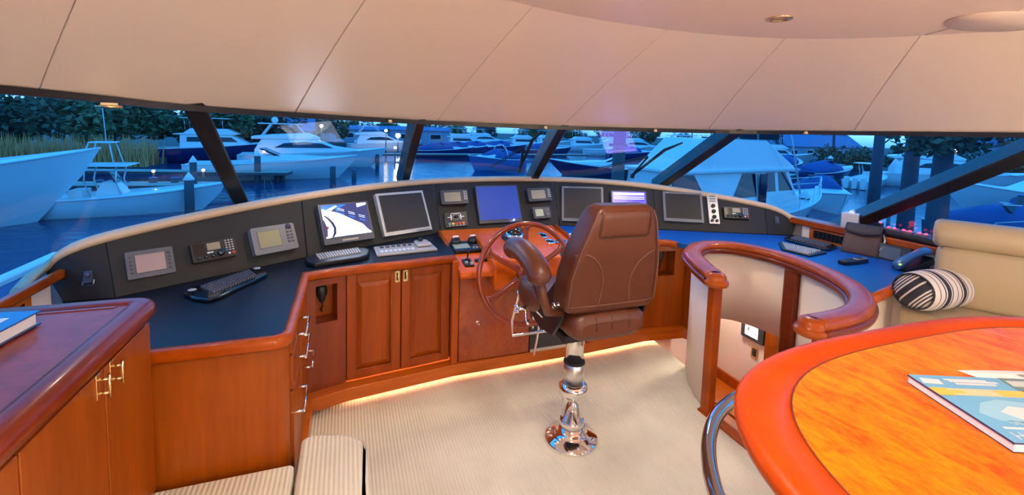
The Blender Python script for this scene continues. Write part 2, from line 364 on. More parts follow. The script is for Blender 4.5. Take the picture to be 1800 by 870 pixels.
M_['leaf_dark'] = mat('leaf_dark', srgb(92, 94, 70), 0.8, var=0.45, vscale=0.6)
M_['reed'] = mat('reed', srgb(252, 156, 96), 0.9, var=0.35, vscale=0.5)
M_['building'] = mat('building_wall', srgb(150, 160, 178), 0.8, var=0.05, vscale=0.4)
M_['roof'] = mat('building_roof', srgb(104, 122, 160), 0.7)
M_['mullion'] = mat('mullion_black', srgb(30, 29, 30), 0.32)
M_['streetlamp'] = mat('harbour_lamp', (1, 0.8, 0.5, 1), 0.4, emit=(1.0, 0.66, 0.28, 1), es=60)
M_['whitelamp'] = mat('floodlight', (1, 0.95, 0.85, 1), 0.4, emit=(1.0, 0.93, 0.8, 1), es=60)
M_['yellowlamp'] = mat('dock_light', (1, 0.9, 0.3, 1), 0.4, emit=(1.0, 0.85, 0.15, 1), es=4)

# ================================================================== STRUCTURE
Z = Vector((0, 0, 1))
# window band: B = foot of the glass, T = head of the glass, from port aft round to starboard aft
Bp = [(-1.13, -2.9, .86), (-1.13, 0.4, .86), (-1.14, 1.6, .86), (-1.20, 2.36, .86), (-1.06, 2.60, .96), (-.56, 2.97, 1.045), (-.10, 3.27, 1.075), (.40, 3.52, 1.09),
      (.95, 3.60, 1.095), (1.46, 3.54, 1.095), (2.05, 3.40, 1.085), (2.49, 3.22, 1.075), (3.00, 2.90, .97), (3.35, 2.52, .86), (3.37, 2.32, .85), (3.37, 1.2, .85), (3.37, -2.9, .85)]
Tp = [(-1.08, -2.9, 1.57), (-1.08, 0.4, 1.57), (-1.02, 1.25, 1.572), (-.93, 1.68, 1.572), (-.80, 1.90, 1.565), (-.57, 2.10, 1.548), (-.12, 2.45, 1.537), (.40, 2.68, 1.528),
      (.90, 2.75, 1.524), (1.33, 2.68, 1.522), (2.02, 2.60, 1.525), (2.60, 2.46, 1.531), (2.90, 2.00, 1.54), (3.02, 1.62, 1.545), (3.13, 1.04, 1.55), (3.15, .4, 1.555), (3.16, -2.9, 1.56)]
NS = 6
Bc = cr(Bp, NS); Tc = cr(Tp, NS)
panes = [(0, 5), (5, 7), (7, 9), (9, 11), (11, 14), (14, 16)]
for k, (a, b) in enumerate(panes):
    g = G(); rows = []
    for j in range(a * NS, b * NS + 1):
        p, q = Bc[j] - Z * (0.14 if j < 4 * NS else 0.03), Tc[j] + Z * 0.015
        rows.append([p.lerp(q, t / 3) for t in range(4)])
    g.grid(rows, 0, True); struct('window_%d' % (k + 1), g, M_['glass'])
for k, (i, wd, dp) in enumerate(((5, .075, .10), (7, .06, .10), (9, .062, .10), (11, .07, .10), (14, .075, .10))):
    b_, t_ = Bc[i * NS] - Z * .05, Tc[i * NS] + Z * .03
    ax = (t_ - b_).normalized(); tg = (Bc[i * NS + 1] - Bc[i * NS - 1]).normalized()
    if i == 14: tg = V(0.35, -1, 0).normalized()
    M = frame(b_, ax, tg); L = (t_ - b_).length
    g = G(); g.box(-.02, L, -wd / 2, wd / 2, -.025, dp, M); struct('trim_%d' % (k + 1), g, M_['mullion'], 0.008)
g = G(); g.sweep([(-.014, -.012), (.014, -.012), (.014, .012), (-.014, .012)], [p - Z * .004 for p in Tc], smooth=False); struct('trim_6', g, M_['mullion'], label='black window head strip')
for nm_, ia, ib in (('wall_port', 0, 3 * NS), ('wall_forward', 3 * NS, 13 * NS), ('wall_starboard', 13 * NS, 16 * NS)):
    g = G(); g.sweep([(-.03, -.9), (.01, -.9), (.01, 0), (-.03, 0)], [p - Z * (.13 if ib <= 3 * NS else .02) for p in Bc[ia:ib + 1]], smooth=False); struct(nm_, g, M_['cream'])
g = G(); g.box(-1.2, 3.45, -2.95, -2.88, -.02, 2.05); struct('wall_aft', g, M_['cream'])

# headliner panels between the window head and the flat ceiling
Cp = [(-.62, -2.9, 2.0), (-.66, .2, 2.0), (-.44, 1.26, 2.0), (.14, 1.40, 2.0), (.70, 1.69, 2.0), (1.42, 1.775, 2.0), (2.02, 1.67, 2.0), (2.47, 1.36, 2.0), (2.78, .85, 2.0), (2.86, .1, 2.0), (2.86, -2.9, 2.0)]
Cc = cr(Cp, NS)
Hs = [(-1.08, -2.9), (-1.08, .4), (-.865, 1.79), (-.23, 2.375), (.50, 2.70), (1.31, 2.685), (2.38, 2.54), (2.925, 1.93), (3.13, 1.0), (3.15, .1), (3.16, -2.9)]
def near(poly, x, y): return min(range(len(poly)), key=lambda i: (poly[i].x - x) ** 2 + (poly[i].y - y) ** 2)
hidx = []
fine = cr(Tp, 40)
for x, y in Hs: hidx.append(near(fine, x, y))
hl = G(); pan = []
for k in range(len(Hs) - 1):
    rows = []; a, b = hidx[k], hidx[k + 1]; n = 10
    for i in range(n + 1):
        t = 0.0015 + 0.997 * i / n
        h = at(fine, a + (b - a) * t) + Z * .006; c = at(Cc, (k + t) * NS if (k + t) * NS < len(Cc) - 1 else len(Cc) - 1.001)
        rows.append([h.lerp(c, j / 8) + Z * .018 * math.sin(math.pi * j / 8) for j in range(9)])
    pan.append(rows)
ceiling = G()
full = [r for p in pan for r in p]
ceiling.grid([[q + Z * .016 for q in r] for r in full], 0, True)
ceil_o = struct('ceiling', ceiling, M_['vinyl_dark'])
for rows in pan:
    g = G(); g.slab(rows, 0.014, (0, 0, 1)); part('headliner_panel', g, M_['headliner'], ceil_o, 0.003, 2, local=True)
poly = [(p.x, p.y) for p in Cc]
fl = [(p.x + .0, p.y + .02) for p in Cc]
g = G(); g.prism(fl, 1.982, 2.03); part('flat_ceiling_panel', g, M_['flat_ceiling'], ceil_o, 0.006, local=True)
g = G(); g.lathe([(0.001, -.004), (1, -.004), (1, .004), (.001, .004)], 40, Matrix.Translation((2.43, 1.08, 1.979)) @ Matrix.Diagonal((.23, .14, 1, 1))); part('round_ceiling_panel', g, M_['headliner'], ceil_o, local=True)
g = G(); g.tube([(2.27, .95, 1.981), (2.46, 1.345, 1.981)], .003, 6); part('ceiling_seam', g, M_['headliner'], ceil_o, local=True)

def downlight(loc, r, label, lens, n=None):
    M = frame(loc, (1, 0, 0), (0, -1, 0)) if n is None else n
    t = thing('ceiling_light', label, 'light', M=M)
    g = G(); g.lathe([(r * .62, .002), (r * .62, .006), (r, .006), (r * 1.03, 0), (r, -.004), (r * .7, -.004)], 24); part('bezel', g, M_['brass'], t, local=True)
    g = G(); g.lathe([(.001, 0), (r * .63, 0), (r * .63, -.012), (.001, -.012)], 20); part('lens', g, lens, t, local=True)
    return t
downlight((1.655, 1.42, 1.982), .05, 'small round brass downlight, unlit, in flat ceiling near its curved edge', M_['blackgloss'])
names = ['above the port sideboard', 'above the dining table corner', 'above the dining settee', 'over the cabin centre behind the helm', 'over the starboard aft corner', 'over the port aft corner']
for (x_, y_, z_), nm in zip(DOWNLIGHTS, names): downlight((x_, y_, z_ + .007), .11, 'lit round cabin downlight in flat ceiling ' + nm, M_['lamp'])
for (x, y, z), lb in zip(HEADER_LIGHTS, ('small oval brass courtesy light at window head above port side window', 'tiny brass courtesy light at window head left of second mullion', 'tiny courtesy light at window head above the blue centre monitor', 'tiny courtesy light at window head above the helm chair backrest', 'tiny courtesy light at window head right of the slanting fourth mullion')):
    downlight((x, y, z), .035 if x < 0 else .014, lb, M_['lamp_dim'])

# floor with the stairwell opening
hole = [(1.84, 1.22), (1.84, 1.86), (1.88, 1.98), (1.95, 2.12), (2.07, 2.27), (2.10, 2.69), (2.78, 2.69), (2.78, 1.22)]
outer = [(-1.14, -2.9), (3.38, -2.9), (3.38, 2.9), (-1.14, 2.9)]
vs = [(x, y, 0) for x, y in outer + hole]; tri = tessellate_polygon([[Vector(p) for p in vs[:4]], [Vector(p) for p in vs[4:]]])
g = G(); g.add(vs, [tuple(t) for t in tri]); struct('floor', g, M_['carpet'])
def rcorner(x, y, r, a0, n=8): return [(x + r * math.cos(math.radians(a0 + 90 * k / n)), y + r * math.sin(math.radians(a0 + 90 * k / n))) for k in range(n + 1)]
g = G(); g.prism([(-1.12, -2.85), (-.178, -2.85), (-.178, 1.69), (-.19, 1.702), (-1.12, 1.702)], 0.002, .28); struct('floor_platform_left', g, M_['carpet'], 0.008)
g = G(); g.prism([(-.168, -2.85), (.07, -2.85)] + rcorner(-.09, 1.68, .16, 0) + [(-.15, 1.845), (-.168, 1.83)], 0.002, .28); struct('floor_platform_right', g, M_['carpet'], 0.012)
g = G(); g.prism([(.95, -2.85), (3.36, -2.85), (3.36, .95), (2.5, .95), (2.5, .80), (.95, .80)], 0.002, .28); struct('floor_platform_dinette', g, M_['carpet'], 0.012)

# side ledges under the windows
def ledge(side):
    s = 1 if side == 'right' else -1
    xf = 3.25 if s > 0 else -1.095; xo = 3.37 if s > 0 else -1.112
    y1 = 2.56 if s > 0 else 2.38
    t = thing('window_ledge', 'varnished wood ledge under the starboard side window behind the blue-lit counter' if s > 0 else 'varnished wood ledge under the port side window behind the sideboard', 'ledge', (xf, 1.5, .75))
    g = G(); lo, hi = min(xf - s * .012, xo), max(xf - s * .012, xo); g.box(lo, hi, -2.8, y1, .838, .885 if s > 0 else .876); part('ledge_top', g, M_['trim_wood'], t, .008)
    g = G(); lo, hi = min(xf + s * .015, xf + s * .04), max(xf + s * .015, xf + s * .04); g.box(lo, hi, -2.8, y1 - .1, .0, .838); part('panel', g, M_['cream'], t, .003)
    ya, yb = (1.93, 2.36) if s > 0 else (1.6, 2.1)
    fr = G(); x0, x1 = sorted((xf, xf + s * .014))
    fr.box(x0, x1, ya - .03, yb + .03, .822, .836).box(x0, x1, ya - .03, yb + .03, .752, .764).box(x0, x1, ya - .03, ya, .764, .822).box(x0, x1, yb, yb + .03, .764, .822); part('vent_frame', fr, M_['cherry_h'], t, .002)
    g = G(); x0, x1 = sorted((xf + s * .008, xf + s * .014)); g.box(x0, x1, ya, yb, .764, .822); part('vent_backing', g, M_['rubber'], t)
    for k in range(14):
        y = ya + (yb - ya) * (k + .5) / 14; g = G(); x0, x1 = sorted((xf, xf + s * .007)); g.box(x0, x1, y - .008, y + .008, .764, .822); part('slat', g, M_['black'], t)
ledge('right'); ledge('left')

# ================================================================== DASHBOARD
FT = [(-1.08, 2.29), (-.91, 2.29), (-.21, 2.74), (.63, 3.18), (1.59, 3.22), (2.30, 2.92), (3.05, 2.57), (3.22, 2.50)]
TP = [(-1.16, 2.35, .86), (-.97, 2.38, .97), (-.25, 2.89, 1.05), (.60, 3.34, 1.08), (1.59, 3.38, 1.08), (2.34, 3.07, 1.05), (3.10, 2.66, .94), (3.28, 2.52, .84)]
FT = [Vector((x, y, .75)) for x, y in FT]; TP = [Vector(p) for p in TP]
topc = cr(TP, 10)
dash = thing('dashboard', 'long curved charcoal vinyl instrument panel under the front windows', 'dashboard', (1.07, 3.1, .75))
for i in range(7):
    rows = []
    for k in range(11):
        f = FT[i].lerp(FT[i + 1], .002 + .996 * k / 10) - Z * .0; t = at(topc, min((i + .002 + .996 * k / 10) * 10, len(topc) - 1.001))
        rows.append([f.lerp(t, j / 4) for j in range(5)])
    d = (FT[i + 1] - FT[i]).cross(TP[i] - FT[i]).normalized()
    if d.y < 0: d = -d
    g = G(); g.slab(rows, .014, d); part('dash_panel', g, M_['vinyl_dark'] if i in (0, 6) else M_['vinyl'], dash, .002, 1)
pp = [V(-1.215, 2.285, .80), V(-1.205, 2.33, .838)] + [p + V(0, .02, .016) for p in topc[3:-3]] + [V(3.315, 2.49, .845), V(3.325, 2.445, .81)]
g = G(); g.sweep([(.030 * math.cos(a), .024 * math.sin(a)) for a in [math.pi * 2 * k / 12 for k in range(12)]], pp); part('padded_trim', g, M_['pad'], dash, label='tan padded roll along the top edge')
g = G(); g.prism([(FT[i].x, FT[i].y) for i in range(8)] + [(TP[i].x, TP[i].y + .1) for i in range(7, -1, -1)], .735, .748); part('base_board', g, M_['vinyl_dark'], dash)
def dframe(i):
    u = FT[i + 1] - FT[i]; L = u.length; u.normalize(); m = (TP[i] + TP[i + 1]) / 2 - (FT[i] + FT[i + 1]) / 2
    return frame(FT[i], u, m)
def on_dash(i, u, v, ang=0): return dframe(i) @ Matrix.Translation((u, v, .001)) @ Matrix.Rotation(math.radians(ang), 4, 'Z')

def device(name, label, cat, i, u, v, w_, h_, body, scr, sc=None, dep=.02, ang=0, group=None, corner=.006, lip=.0):
    """bezel + screen; sc = (cx, cy, w, h) of the screen in the device's own frame"""
    t = thing(name, label, cat, group=group, M=on_dash(i, u, v, ang))
    g = G(); g.prism(rrect(w_, h_, corner), -.012, dep); part('housing', g, body, t, .003, local=True)
    cx, cy, sw, sh = sc or (0, 0, w_ - .024, h_ - .024)
    if scr is not None:
        fr = G(); b = .004
        for (x0, x1, y0, y1) in ((cx - sw / 2 - b, cx + sw / 2 + b, cy + sh / 2, cy + sh / 2 + b), (cx - sw / 2 - b, cx + sw / 2 + b, cy - sh / 2 - b, cy - sh / 2), (cx - sw / 2 - b, cx - sw / 2, cy - sh / 2, cy + sh / 2), (cx + sw / 2, cx + sw / 2 + b, cy - sh / 2, cy + sh / 2)):
            fr.box(x0, x1, y0, y1, dep - .001, dep + .003)
        part('screen_frame', fr, body, t, local=True)
        g = G(); g.box(cx - sw / 2, cx + sw / 2, cy - sh / 2, cy + sh / 2, dep - .004, dep + .0012); part('screen', g, scr, t, local=True)
    return t
def buttons(t, xs, ys, w_, h_, z, m, name='button', label=None):
    for x in xs:
        for y in ys:
            g = G(); g.box(x - w_ / 2, x + w_ / 2, y - h_ / 2, y + h_ / 2, z - .002, z + .003); part(name, g, m, t, local=True, label=label)
def knob(t, x, y, r, z, h, m, name='knob'):
    g = G(); g.lathe([(r, z - .002), (r, z + h * .8), (r * .85, z + h), (.001, z + h)], 16, Matrix.Translation((x, y, 0))); return part(name, g, m, t, local=True)

# port end: remote control socket with toggle
t = thing('remote_socket', 'small black camera remote socket on port end panel of dash', 'socket', M=on_dash(0, .079, .09, 3))
g = G(); g.prism(rrect(.045, .075, .004), -.008, .012); part('plate', g, M_['black'], t, .002, local=True)
g = G(); g.prism(rrect(.03, .05, .006), .012, .03); part('body', g, M_['darkgrey'], t, .004, local=True)
g = G(); g.lathe([(.009, .03), (.009, .04), (.001, .042)], 12, Matrix.Translation((0, .006, 0))); part('toggle', g, M_['midgrey'], t, local=True)
for s in (-1, 1): g = G(); g.tube([(s * .017, -.012, .018), (s * .018, -.03, .02)], .003, 6); part('clip', g, M_['silver'], t, local=True)

t = device('autopilot_display', 'slate display with pinkish blank screen at the port end of the dash', 'display', 1, .135, .119, .172, .122, M_['midgrey'], M_['lcd_pink'], (0, .002, .106, .079), .012, -1)
buttons(t, (-.070,), (.035, .017, 0, -.017, -.035), .009, .008, .012, M_['darkgrey']); buttons(t, (.068,), (.035, .017, 0, -.017, -.035), .009, .008, .012, M_['darkgrey'])

def vhf(i, u, v, ang, label):
    t = thing('marine_radio', label, 'radio', M=on_dash(i, u, v, ang), group=None)
    g = G(); g.prism(rrect(.194, .092, .008), -.012, .024); part('housing', g, M_['black'], t, .004, local=True)
    g = G(); g.box(-.088, -.042, -.018, .038, .0235, .0255); part('speaker_grille', g, M_['blackgloss'], t, local=True)
    g = G(); g.box(-.030, .026, .002, .036, .022, .0262); part('screen', g, M_['lcd_tan'], t, local=True)
    buttons(t, (.052, .066, .080), (.037, .025, .013, .001, -.011), .008, .006, .024, M_['silver'], 'key')
    buttons(t, (-.028, -.014), (-.009,), .011, .006, .024, M_['white'], 'key'); buttons(t, (.052,), (-.011,), .009, .007, .0245, M_['blue_btn'], 'key', 'blue key')
    buttons(t, (.079,), (-.027,), .014, .011, .0245, M_['red'], 'distress_button', 'red button'); buttons(t, (.060,), (-.028,), .009, .009, .024, M_['white'], 'key')
    knob(t, .024, -.020, .016, .024, .016, M_['blackgloss']); knob(t, -.012, -.028, .009, .024, .012, M_['blackgloss']); knob(t, -.042, -.028, .008, .024, .012, M_['blackgloss']); knob(t, -.070, -.030, .007, .024, .01, M_['blackgloss'])
vhf(1, .384, .125, .4, 'black marine radio with keypad and red button on port side of dash')
vhf(5, .606, .157, -.8, 'black marine radio with small red button on starboard side of dash')

t = device('fish_finder', 'raised grey display with olive screen on port side of dash', 'display', 1, .668, .128, .227, .145, M_['grey'], M_['lcd_olive'], (-.026, .004, .112, .086), .035, 0, corner=.01)
for k in range(5): buttons(t, (.070, .090), (.044 - .018 * k,), .012, .009, .035, M_['darkgrey'])
g = G(); g.lathe([(.014, .035), (.014, .039), (.001, .04)], 14, Matrix.Translation((.08, .056, 0))); part('cursor_pad', g, M_['darkgrey'], t, local=True)

# monitor showing the aft deck camera
t = device('monitor', 'grey framed monitor showing a bright white and blue deck camera picture', 'monitor', 2, .257, .160, .318, .245, M_['midgrey'], M_['scr_navy'], (0, .014, .288, .200), .035, -1.5)
scr = [c for c in children(t) if c.name.startswith('screen') and 'frame' not in c.name][0]
def flat(poly, z, m, name='picture_shape'):
    g = G(); g.prism([(p[0] * .288 - .144, p[1] * .200 + .014 - .100) for p in poly], z, z + .0005); part(name, g, m, scr, local=True)
flat([(0, 0), (.04, 0), (.14, .02), (1.0, .02), (1.0, .06), (.93, .14), (.84, .32), (.62, .50), (.44, .66), (.30, .76), (.16, .82), (0, .93)], .0365, M_['scr_white'])
flat([(.14, .80), (.36, 1.0), (.0, 1.0), (0, .88)], .0365, M_['scr_blue']); flat([(.10, .86), (.30, .97), (.35, .95), (.20, .82)], .0372, M_['scr_pale'])
flat([(.30, .76), (.40, .90), (.55, .98), (.40, .995), (.30, .93)], .0365, M_['scr_blue']); flat([(.78, .86), (1.0, .93), (1.0, 1.0), (.78, .99)], .0365, M_['scr_pale'])
flat([(.04, .70), (.12, .62), (.20, .46), (.24, .30), (.22, .12), (.16, .02), (.12, .02), (.17, .14), (.19, .28), (.15, .44), (.08, .60), (.03, .66)], .0372, M_['scr_dark'])
flat([(0, .05), (.04, .05), (.06, .30), (.02, .55), (0, .56)], .0372, M_['scr_navy']); flat([(.05, .35), (.09, .37), (.08, .28), (.05, .25)], .0376, M_['red'])
for k, (x, y) in enumerate(((.40, .83), (.62, .70), (.84, .57))):
    flat([(x - .06, y - .10), (x + .07, y - .17), (x + .07, y - .13), (x - .06, y - .06)], .0374, M_['scr_blue'])
    for q in (0, .05): flat([(x - .06, y + q), (x + .08, y - .07 + q), (x + .08, y - .055 + q), (x - .06, y + .015 + q)], .0374, M_['scr_pale'])
flat([(.42, .02), (.55, .02), (.62, .26), (.54, .28)], .0370, M_['scr_pale'])
g = G(); g.box(-.05, .05, -.112, -.102, .034, .0375); part('button_strip', g, M_['silver'], t, local=True)

def off_monitor(i, u, v, w_, h_, ang, label, frame_m):
    t = device('monitor', label, 'monitor', i, u, v, w_, h_, frame_m, M_['screen_off'], (0, .004, w_ - .034, h_ - .040), .022, ang, corner=.004)
    g = G(); g.box(-w_ / 2 + .02, -w_ / 2 + .05, h_ / 2 - .010, h_ / 2 - .006, .021, .0235); part('maker_strip', g, M_['silver'], t, local=True)
    g = G(); g.box(.06, w_ / 2 - .02, -h_ / 2 + .004, -h_ / 2 + .010, .021, .0245); part('button_strip', g, M_['grey'], t, local=True)
off_monitor(2, .681, .176, .375, .290, -1, 'large dark blank monitor right of the camera picture monitor', M_['silver'])
off_monitor(4, .180, .178, .333, .290, .6, 'dark blank monitor just left of the helm chair backrest', M_['grey'])
off_monitor(5, .200, .187, .305, .245, -.5, 'dark blank monitor on the starboard part of the dash', M_['grey'])
t = device('monitor', 'centre monitor glowing plain deep blue with a blue light', 'monitor', 3, .463, .190, .347, .295, M_['darkgrey'], M_['blue_screen'], (0, .008, .330, .262), .02, .4)
g = G(); g.ball((.103, -.133, .022), .007, 10); part('indicator_light', g, M_['led_blue'], t, local=True, label='bright blue light')
ld = bpy.data.lights.new('indicator_glow', 'POINT'); ld.energy = .15; ld.color = (.25, .3, 1); ld.shadow_soft_size = .006

for (u, v, w_, h_, lab, sc) in ((.118, .251, .205, .108, 'small grey depth display left of the blue centre monitor', (-.016, 0, .125, .07)), (.813, .251, .205, .108, 'small grey depth display right of the blue centre monitor', (-.012, 0, .122, .07)), (.806, .102, .150, .092, 'smallest grey display with greenish screen, lower right of centre monitor', (-.022, 0, .07, .056))):
    t = device('depth_display', lab, 'display', 3, u, v, w_, h_, M_['darkgrey'], M_['lcd_green'] if w_ < .2 else M_['lcd_tan'], sc, .034, 1, corner=.01)
    if w_ < .2: knob(t, .046, -.018, .014, .034, .008, M_['grey']); buttons(t, (.036, .056), (.026, .012), .012, .008, .034, M_['grey'])
    else: buttons(t, (.076, .090), (.036, .022, .008, -.006, -.02), .008, .008, .034, M_['silver'])
t = thing('joystick_panel', 'black joystick panel with a row of coloured buttons left of centre monitor', 'control panel', M=on_dash(3, .119, .086, 2))
g = G(); g.prism(rrect(.172, .108, .006), -.01, .012); part('plate', g, M_['black'], t, .002, local=True)
buttons(t, (-.052,), (-.030,), .018, .014, .012, M_['teal_btn'], label='teal button'); buttons(t, (-.026,), (-.030,), .018, .014, .012, M_['yellow_btn'], label='yellow button'); buttons(t, (0, .026), (-.030,), .018, .014, .012, M_['red'], label='red button'); buttons(t, (.052,), (-.030,), .018, .014, .012, M_['orange_btn'], label='orange button')
buttons(t, (-.052, -.026, 0, .026, .052), (-.045,), .016, .004, .0115, M_['silver'], 'legend_strip')
ring = [(.026 * math.cos(a), .018 + .018 * math.sin(a), .013) for a in [math.pi * 2 * k / 20 for k in range(20)]]
g = G(); g.tube(ring, .003, 6, True); part('joystick_ring', g, M_['silver'], t, local=True); knob(t, 0, .018, .012, .012, .02, M_['black'])
for s in (-1, 1):
    g = G(); g.box(s * .036 - .004, s * .036 + .004, -.002, .038, .0115, .014); part('bracket_mark', g, M_['white'], t, local=True)
    g = G(); g.box(min(s * .040, s * .062), max(s * .040, s * .062), .015, .021, .0115, .014); part('bracket_mark', g, M_['white'], t, local=True)
g = G(); g.box(-.035, .035, .042, .048, .0115, .0135); part('legend_strip', g, M_['silver'], t, local=True)

t = device('laptop_screen', 'screen glowing bright violet blue just behind the helm chair headrest', 'monitor', 4, .549, .190, .285, .220, M_['darkgrey'], M_['scr_purple'], (0, 0, .262, .196), .03, 1)
for y, h, m in ((.082, .016, M_['scr_lilac']), (.055, .004, M_['scr_lilac']), (.040, .004, M_['scr_pale']), (.026, .006, M_['scr_dark'])): g = G(); g.box(-.12, .12, y - h / 2, y + h / 2, .0308, .0316); part('text_line', g, m, t, local=True)
for (i_, u_, v_, e_, c_) in ((4, .549, 0.20, .6, (.42, .28, 1.0)), (2, .257, 0.17, .45, (.62, .74, 1.0))):   # the light these two bright screens throw
    ld = bpy.data.lights.new('screen_glow', 'AREA'); ld.shape = 'RECTANGLE'; ld.size = .26; ld.size_y = .19; ld.energy = e_; ld.color = c_; ld.spread = math.radians(150)
    lo = bpy.data.objects.new('screen_glow', ld); COL.objects.link(lo); Mg = on_dash(i_, u_, v_) @ Matrix.Translation((0, 0, .045)) @ Matrix.Rotation(math.pi, 4, 'X'); lo.location = Mg.to_translation(); lo.rotation_euler = Mg.to_euler()
t = thing('knob_strip', 'narrow upright silver control strip with five knobs on starboard dash', 'control panel', M=on_dash(5, .434, .187, 0))
g = G(); g.prism(rrect(.078, .250, .004), -.01, .014); part('plate', g, M_['silver'], t, .002, local=True)
for k in range(3): knob(t, 0, .02 - .045 * k, .015, .014, .016, M_['black'])
for s in (-1, 1): knob(t, s * .018, -.10, .011, .014, .012, M_['black'])
buttons(t, (0,), (.100, .080, .060), .045, .010, .014, M_['grey'])
t = thing('wall_switch', 'small grey rocker switch on starboard end panel of dash', 'switch', M=on_dash(6, .085, .115, -4))
g = G(); g.prism(rrect(.034, .062, .004), -.006, .008); part('plate', g, M_['darkgrey'], t, .002, local=True)
g = G(); g.box(-.009, .009, -.02, .02, .007, .013); part('rocker', g, M_['midgrey'], t, .003, local=True)

# ================================================================== COUNTERS AND CABINETS
cn = [(-1.075, 1.725), (-.225, 1.725), (-.212, 1.738), (-.212, 2.445), (-.03, 2.49), (.592, 2.575), (.605, 2.62), (.635, 3.17), (-.205, 2.73), (-.905, 2.285), (-1.075, 2.285)]
g = G(); g.prism(cn, .718, .75)
left_top = single('worktop', g, M_['counter'], 'black laminate worktop on port side under the dash, holding two keyboards', 'worktop', bevel=.001)
edge_prof = [(.0, -.040), (.022, -.040), (.030, -.030), (.032, -.012), (.026, .002), (.012, .006), (0, .006)]
pth = [(-1.075, 1.725, .75), (-.28, 1.725, .75)] + [(-.25 + .038 * math.cos(a), 1.763 + .038 * math.sin(a), .75) for a in [math.radians(-80 + 80 * k / 5) for k in range(6)]] + [(-.212, 2.44, .75), (-.03, 2.49, .75), (.592, 2.575, .75)]
g = G(); g.sweep(edge_prof, pth); part('edge_moulding', g, M_['trim_wood'], left_top, .0)

# corner cabinet with rounded edge
t = thing('corner_cabinet', 'plain cherry cabinet end with rounded corner under the black worktop', 'cabinet', (-.6, 1.85, .0))
g = G(); g.prism([(-1.07, 1.738), (-.285, 1.738)] + [(-.262 + .06 * math.cos(math.radians(a)), 1.798 + .06 * math.sin(math.radians(a))) for a in (-75, -60, -45, -30, -15, 0)] + [(-.202, 2.0), (-1.07, 2.0)], .05, .716); part('body', g, M_['cherry'], t, .004)
# drawer unit
t = thing('drawer_cabinet', 'cherry drawer cabinet with brass pull bars facing the helm', 'cabinet', (-.5, 2.2, .0))
g = G(); g.prism([(-.95, 2.003), (-.208, 2.003), (-.208, 2.432), (-.60, 2.42)], .05, .716); part('body', g, M_['cherry'], t, .002)
def pull(parent, p, q, off, m=M_['brass'], r=.0045):
    p, q, off = Vector(p), Vector(q), Vector(off)
    g = G(); ax = (q - p).normalized() * .012
    g.tube([p + off - ax, q + off + ax], r, 8); g.tube([p, p + off], r * .9, 8); g.tube([q, q + off], r * .9, 8)
    part('handle', g, m, parent)
for (y0, y1, z0, z1, ha, hb, hz) in ((1.80, 2.10, .640, .700, 1.86, 2.02, .690), (1.80, 2.10, .500, .630, 1.86, 2.05, .600), (1.80, 2.10, .12, .490, 1.75, 1.92, .445), (2.115, 2.42, .12, .700, 2.15, 2.31, .405)):
    y0 = max(y0, 1.81); g = G(); g.box(-.204, -.190, y0, y1, z0, z1); d = part('drawer', g, M_['cherry'], t, .003)
    pull(d, (-.192, ha, hz), (-.192, hb, hz), (.042, 0, 0), M_['chrome'])
def panel_frame(a, b): return frame((a[0], a[1], 0), (b[0] - a[0], b[1] - a[1], 0), (0, 0, 1))
def niche_cabinet(a, b, nu, nv, label, m):
    M = panel_frame(a, b); W_ = (Vector(b) - Vector(a)).length
    t = thing('niche_cabinet', label, 'cabinet', M=Matrix.Translation((a[0], a[1], 0)))
    g = G(); d0, d1 = -.12, 0
    g.box(0, W_, .10, nv[0], d0, d1, M); g.box(0, W_, nv[1], .71, d0, d1, M); g.box(0, nu[0], nv[0], nv[1], d0, d1, M); g.box(nu[1], W_, nv[0], nv[1], d0, d1, M); part('body', g, m, t)
    g = G(); g.box(nu[0], nu[1], nv[0], nv[1], -.118, -.105, M); part('niche_back', g, M_['cherry'], t)
    return M, t
Ml, tl = niche_cabinet((-.212, 2.455), (-.008, 2.512), (.062, .170), (.465, .665), 'narrow angled cherry panel with square handset niche, port of the doors', M_['cherry_dark'])
Mr, tr_ = niche_cabinet((1.985, 2.635), (2.30, 2.60), (.105, .235), (.485, .665), 'cherry panel with handset niche right of the helm chair', M_['cherry'])
def handset(M, u, v, label):
    t = thing('intercom_handset', label, 'handset', M=M @ Matrix.Translation((u, v, -.105)))
    g = G(); g.box(-.012, .012, -.02, .02, 0, .018); part('hook', g, M_['darkgrey'], t, .003, local=True)
    g = G(); rings = []
    for y, a, b in ((.062, .010, .008), (.052, .024, .016), (.030, .029, .020), (.008, .027, .018), (-.012, .018, .014), (-.03, .012, .010), (-.036, .004, .004)): rings.append([(a * math.cos(k * math.pi / 6), y, .036 + b * math.sin(k * math.pi / 6)) for k in range(12)])
    g.loft(rings); part('body', g, M_['black'], t, local=True)
    g = G(); g.tube([(0, -.03, .036), (.004, -.055, .034), (-.004, -.075, .03), (.003, -.088, .02)], .005, 8); part('cord', g, M_['rubber'], t, local=True)
handset(Ml, .108, .585, 'black intercom handset hung in niche left of the cabinet doors')
handset(Mr, .160, .595, 'black intercom handset hung in niche right of the helm chair')

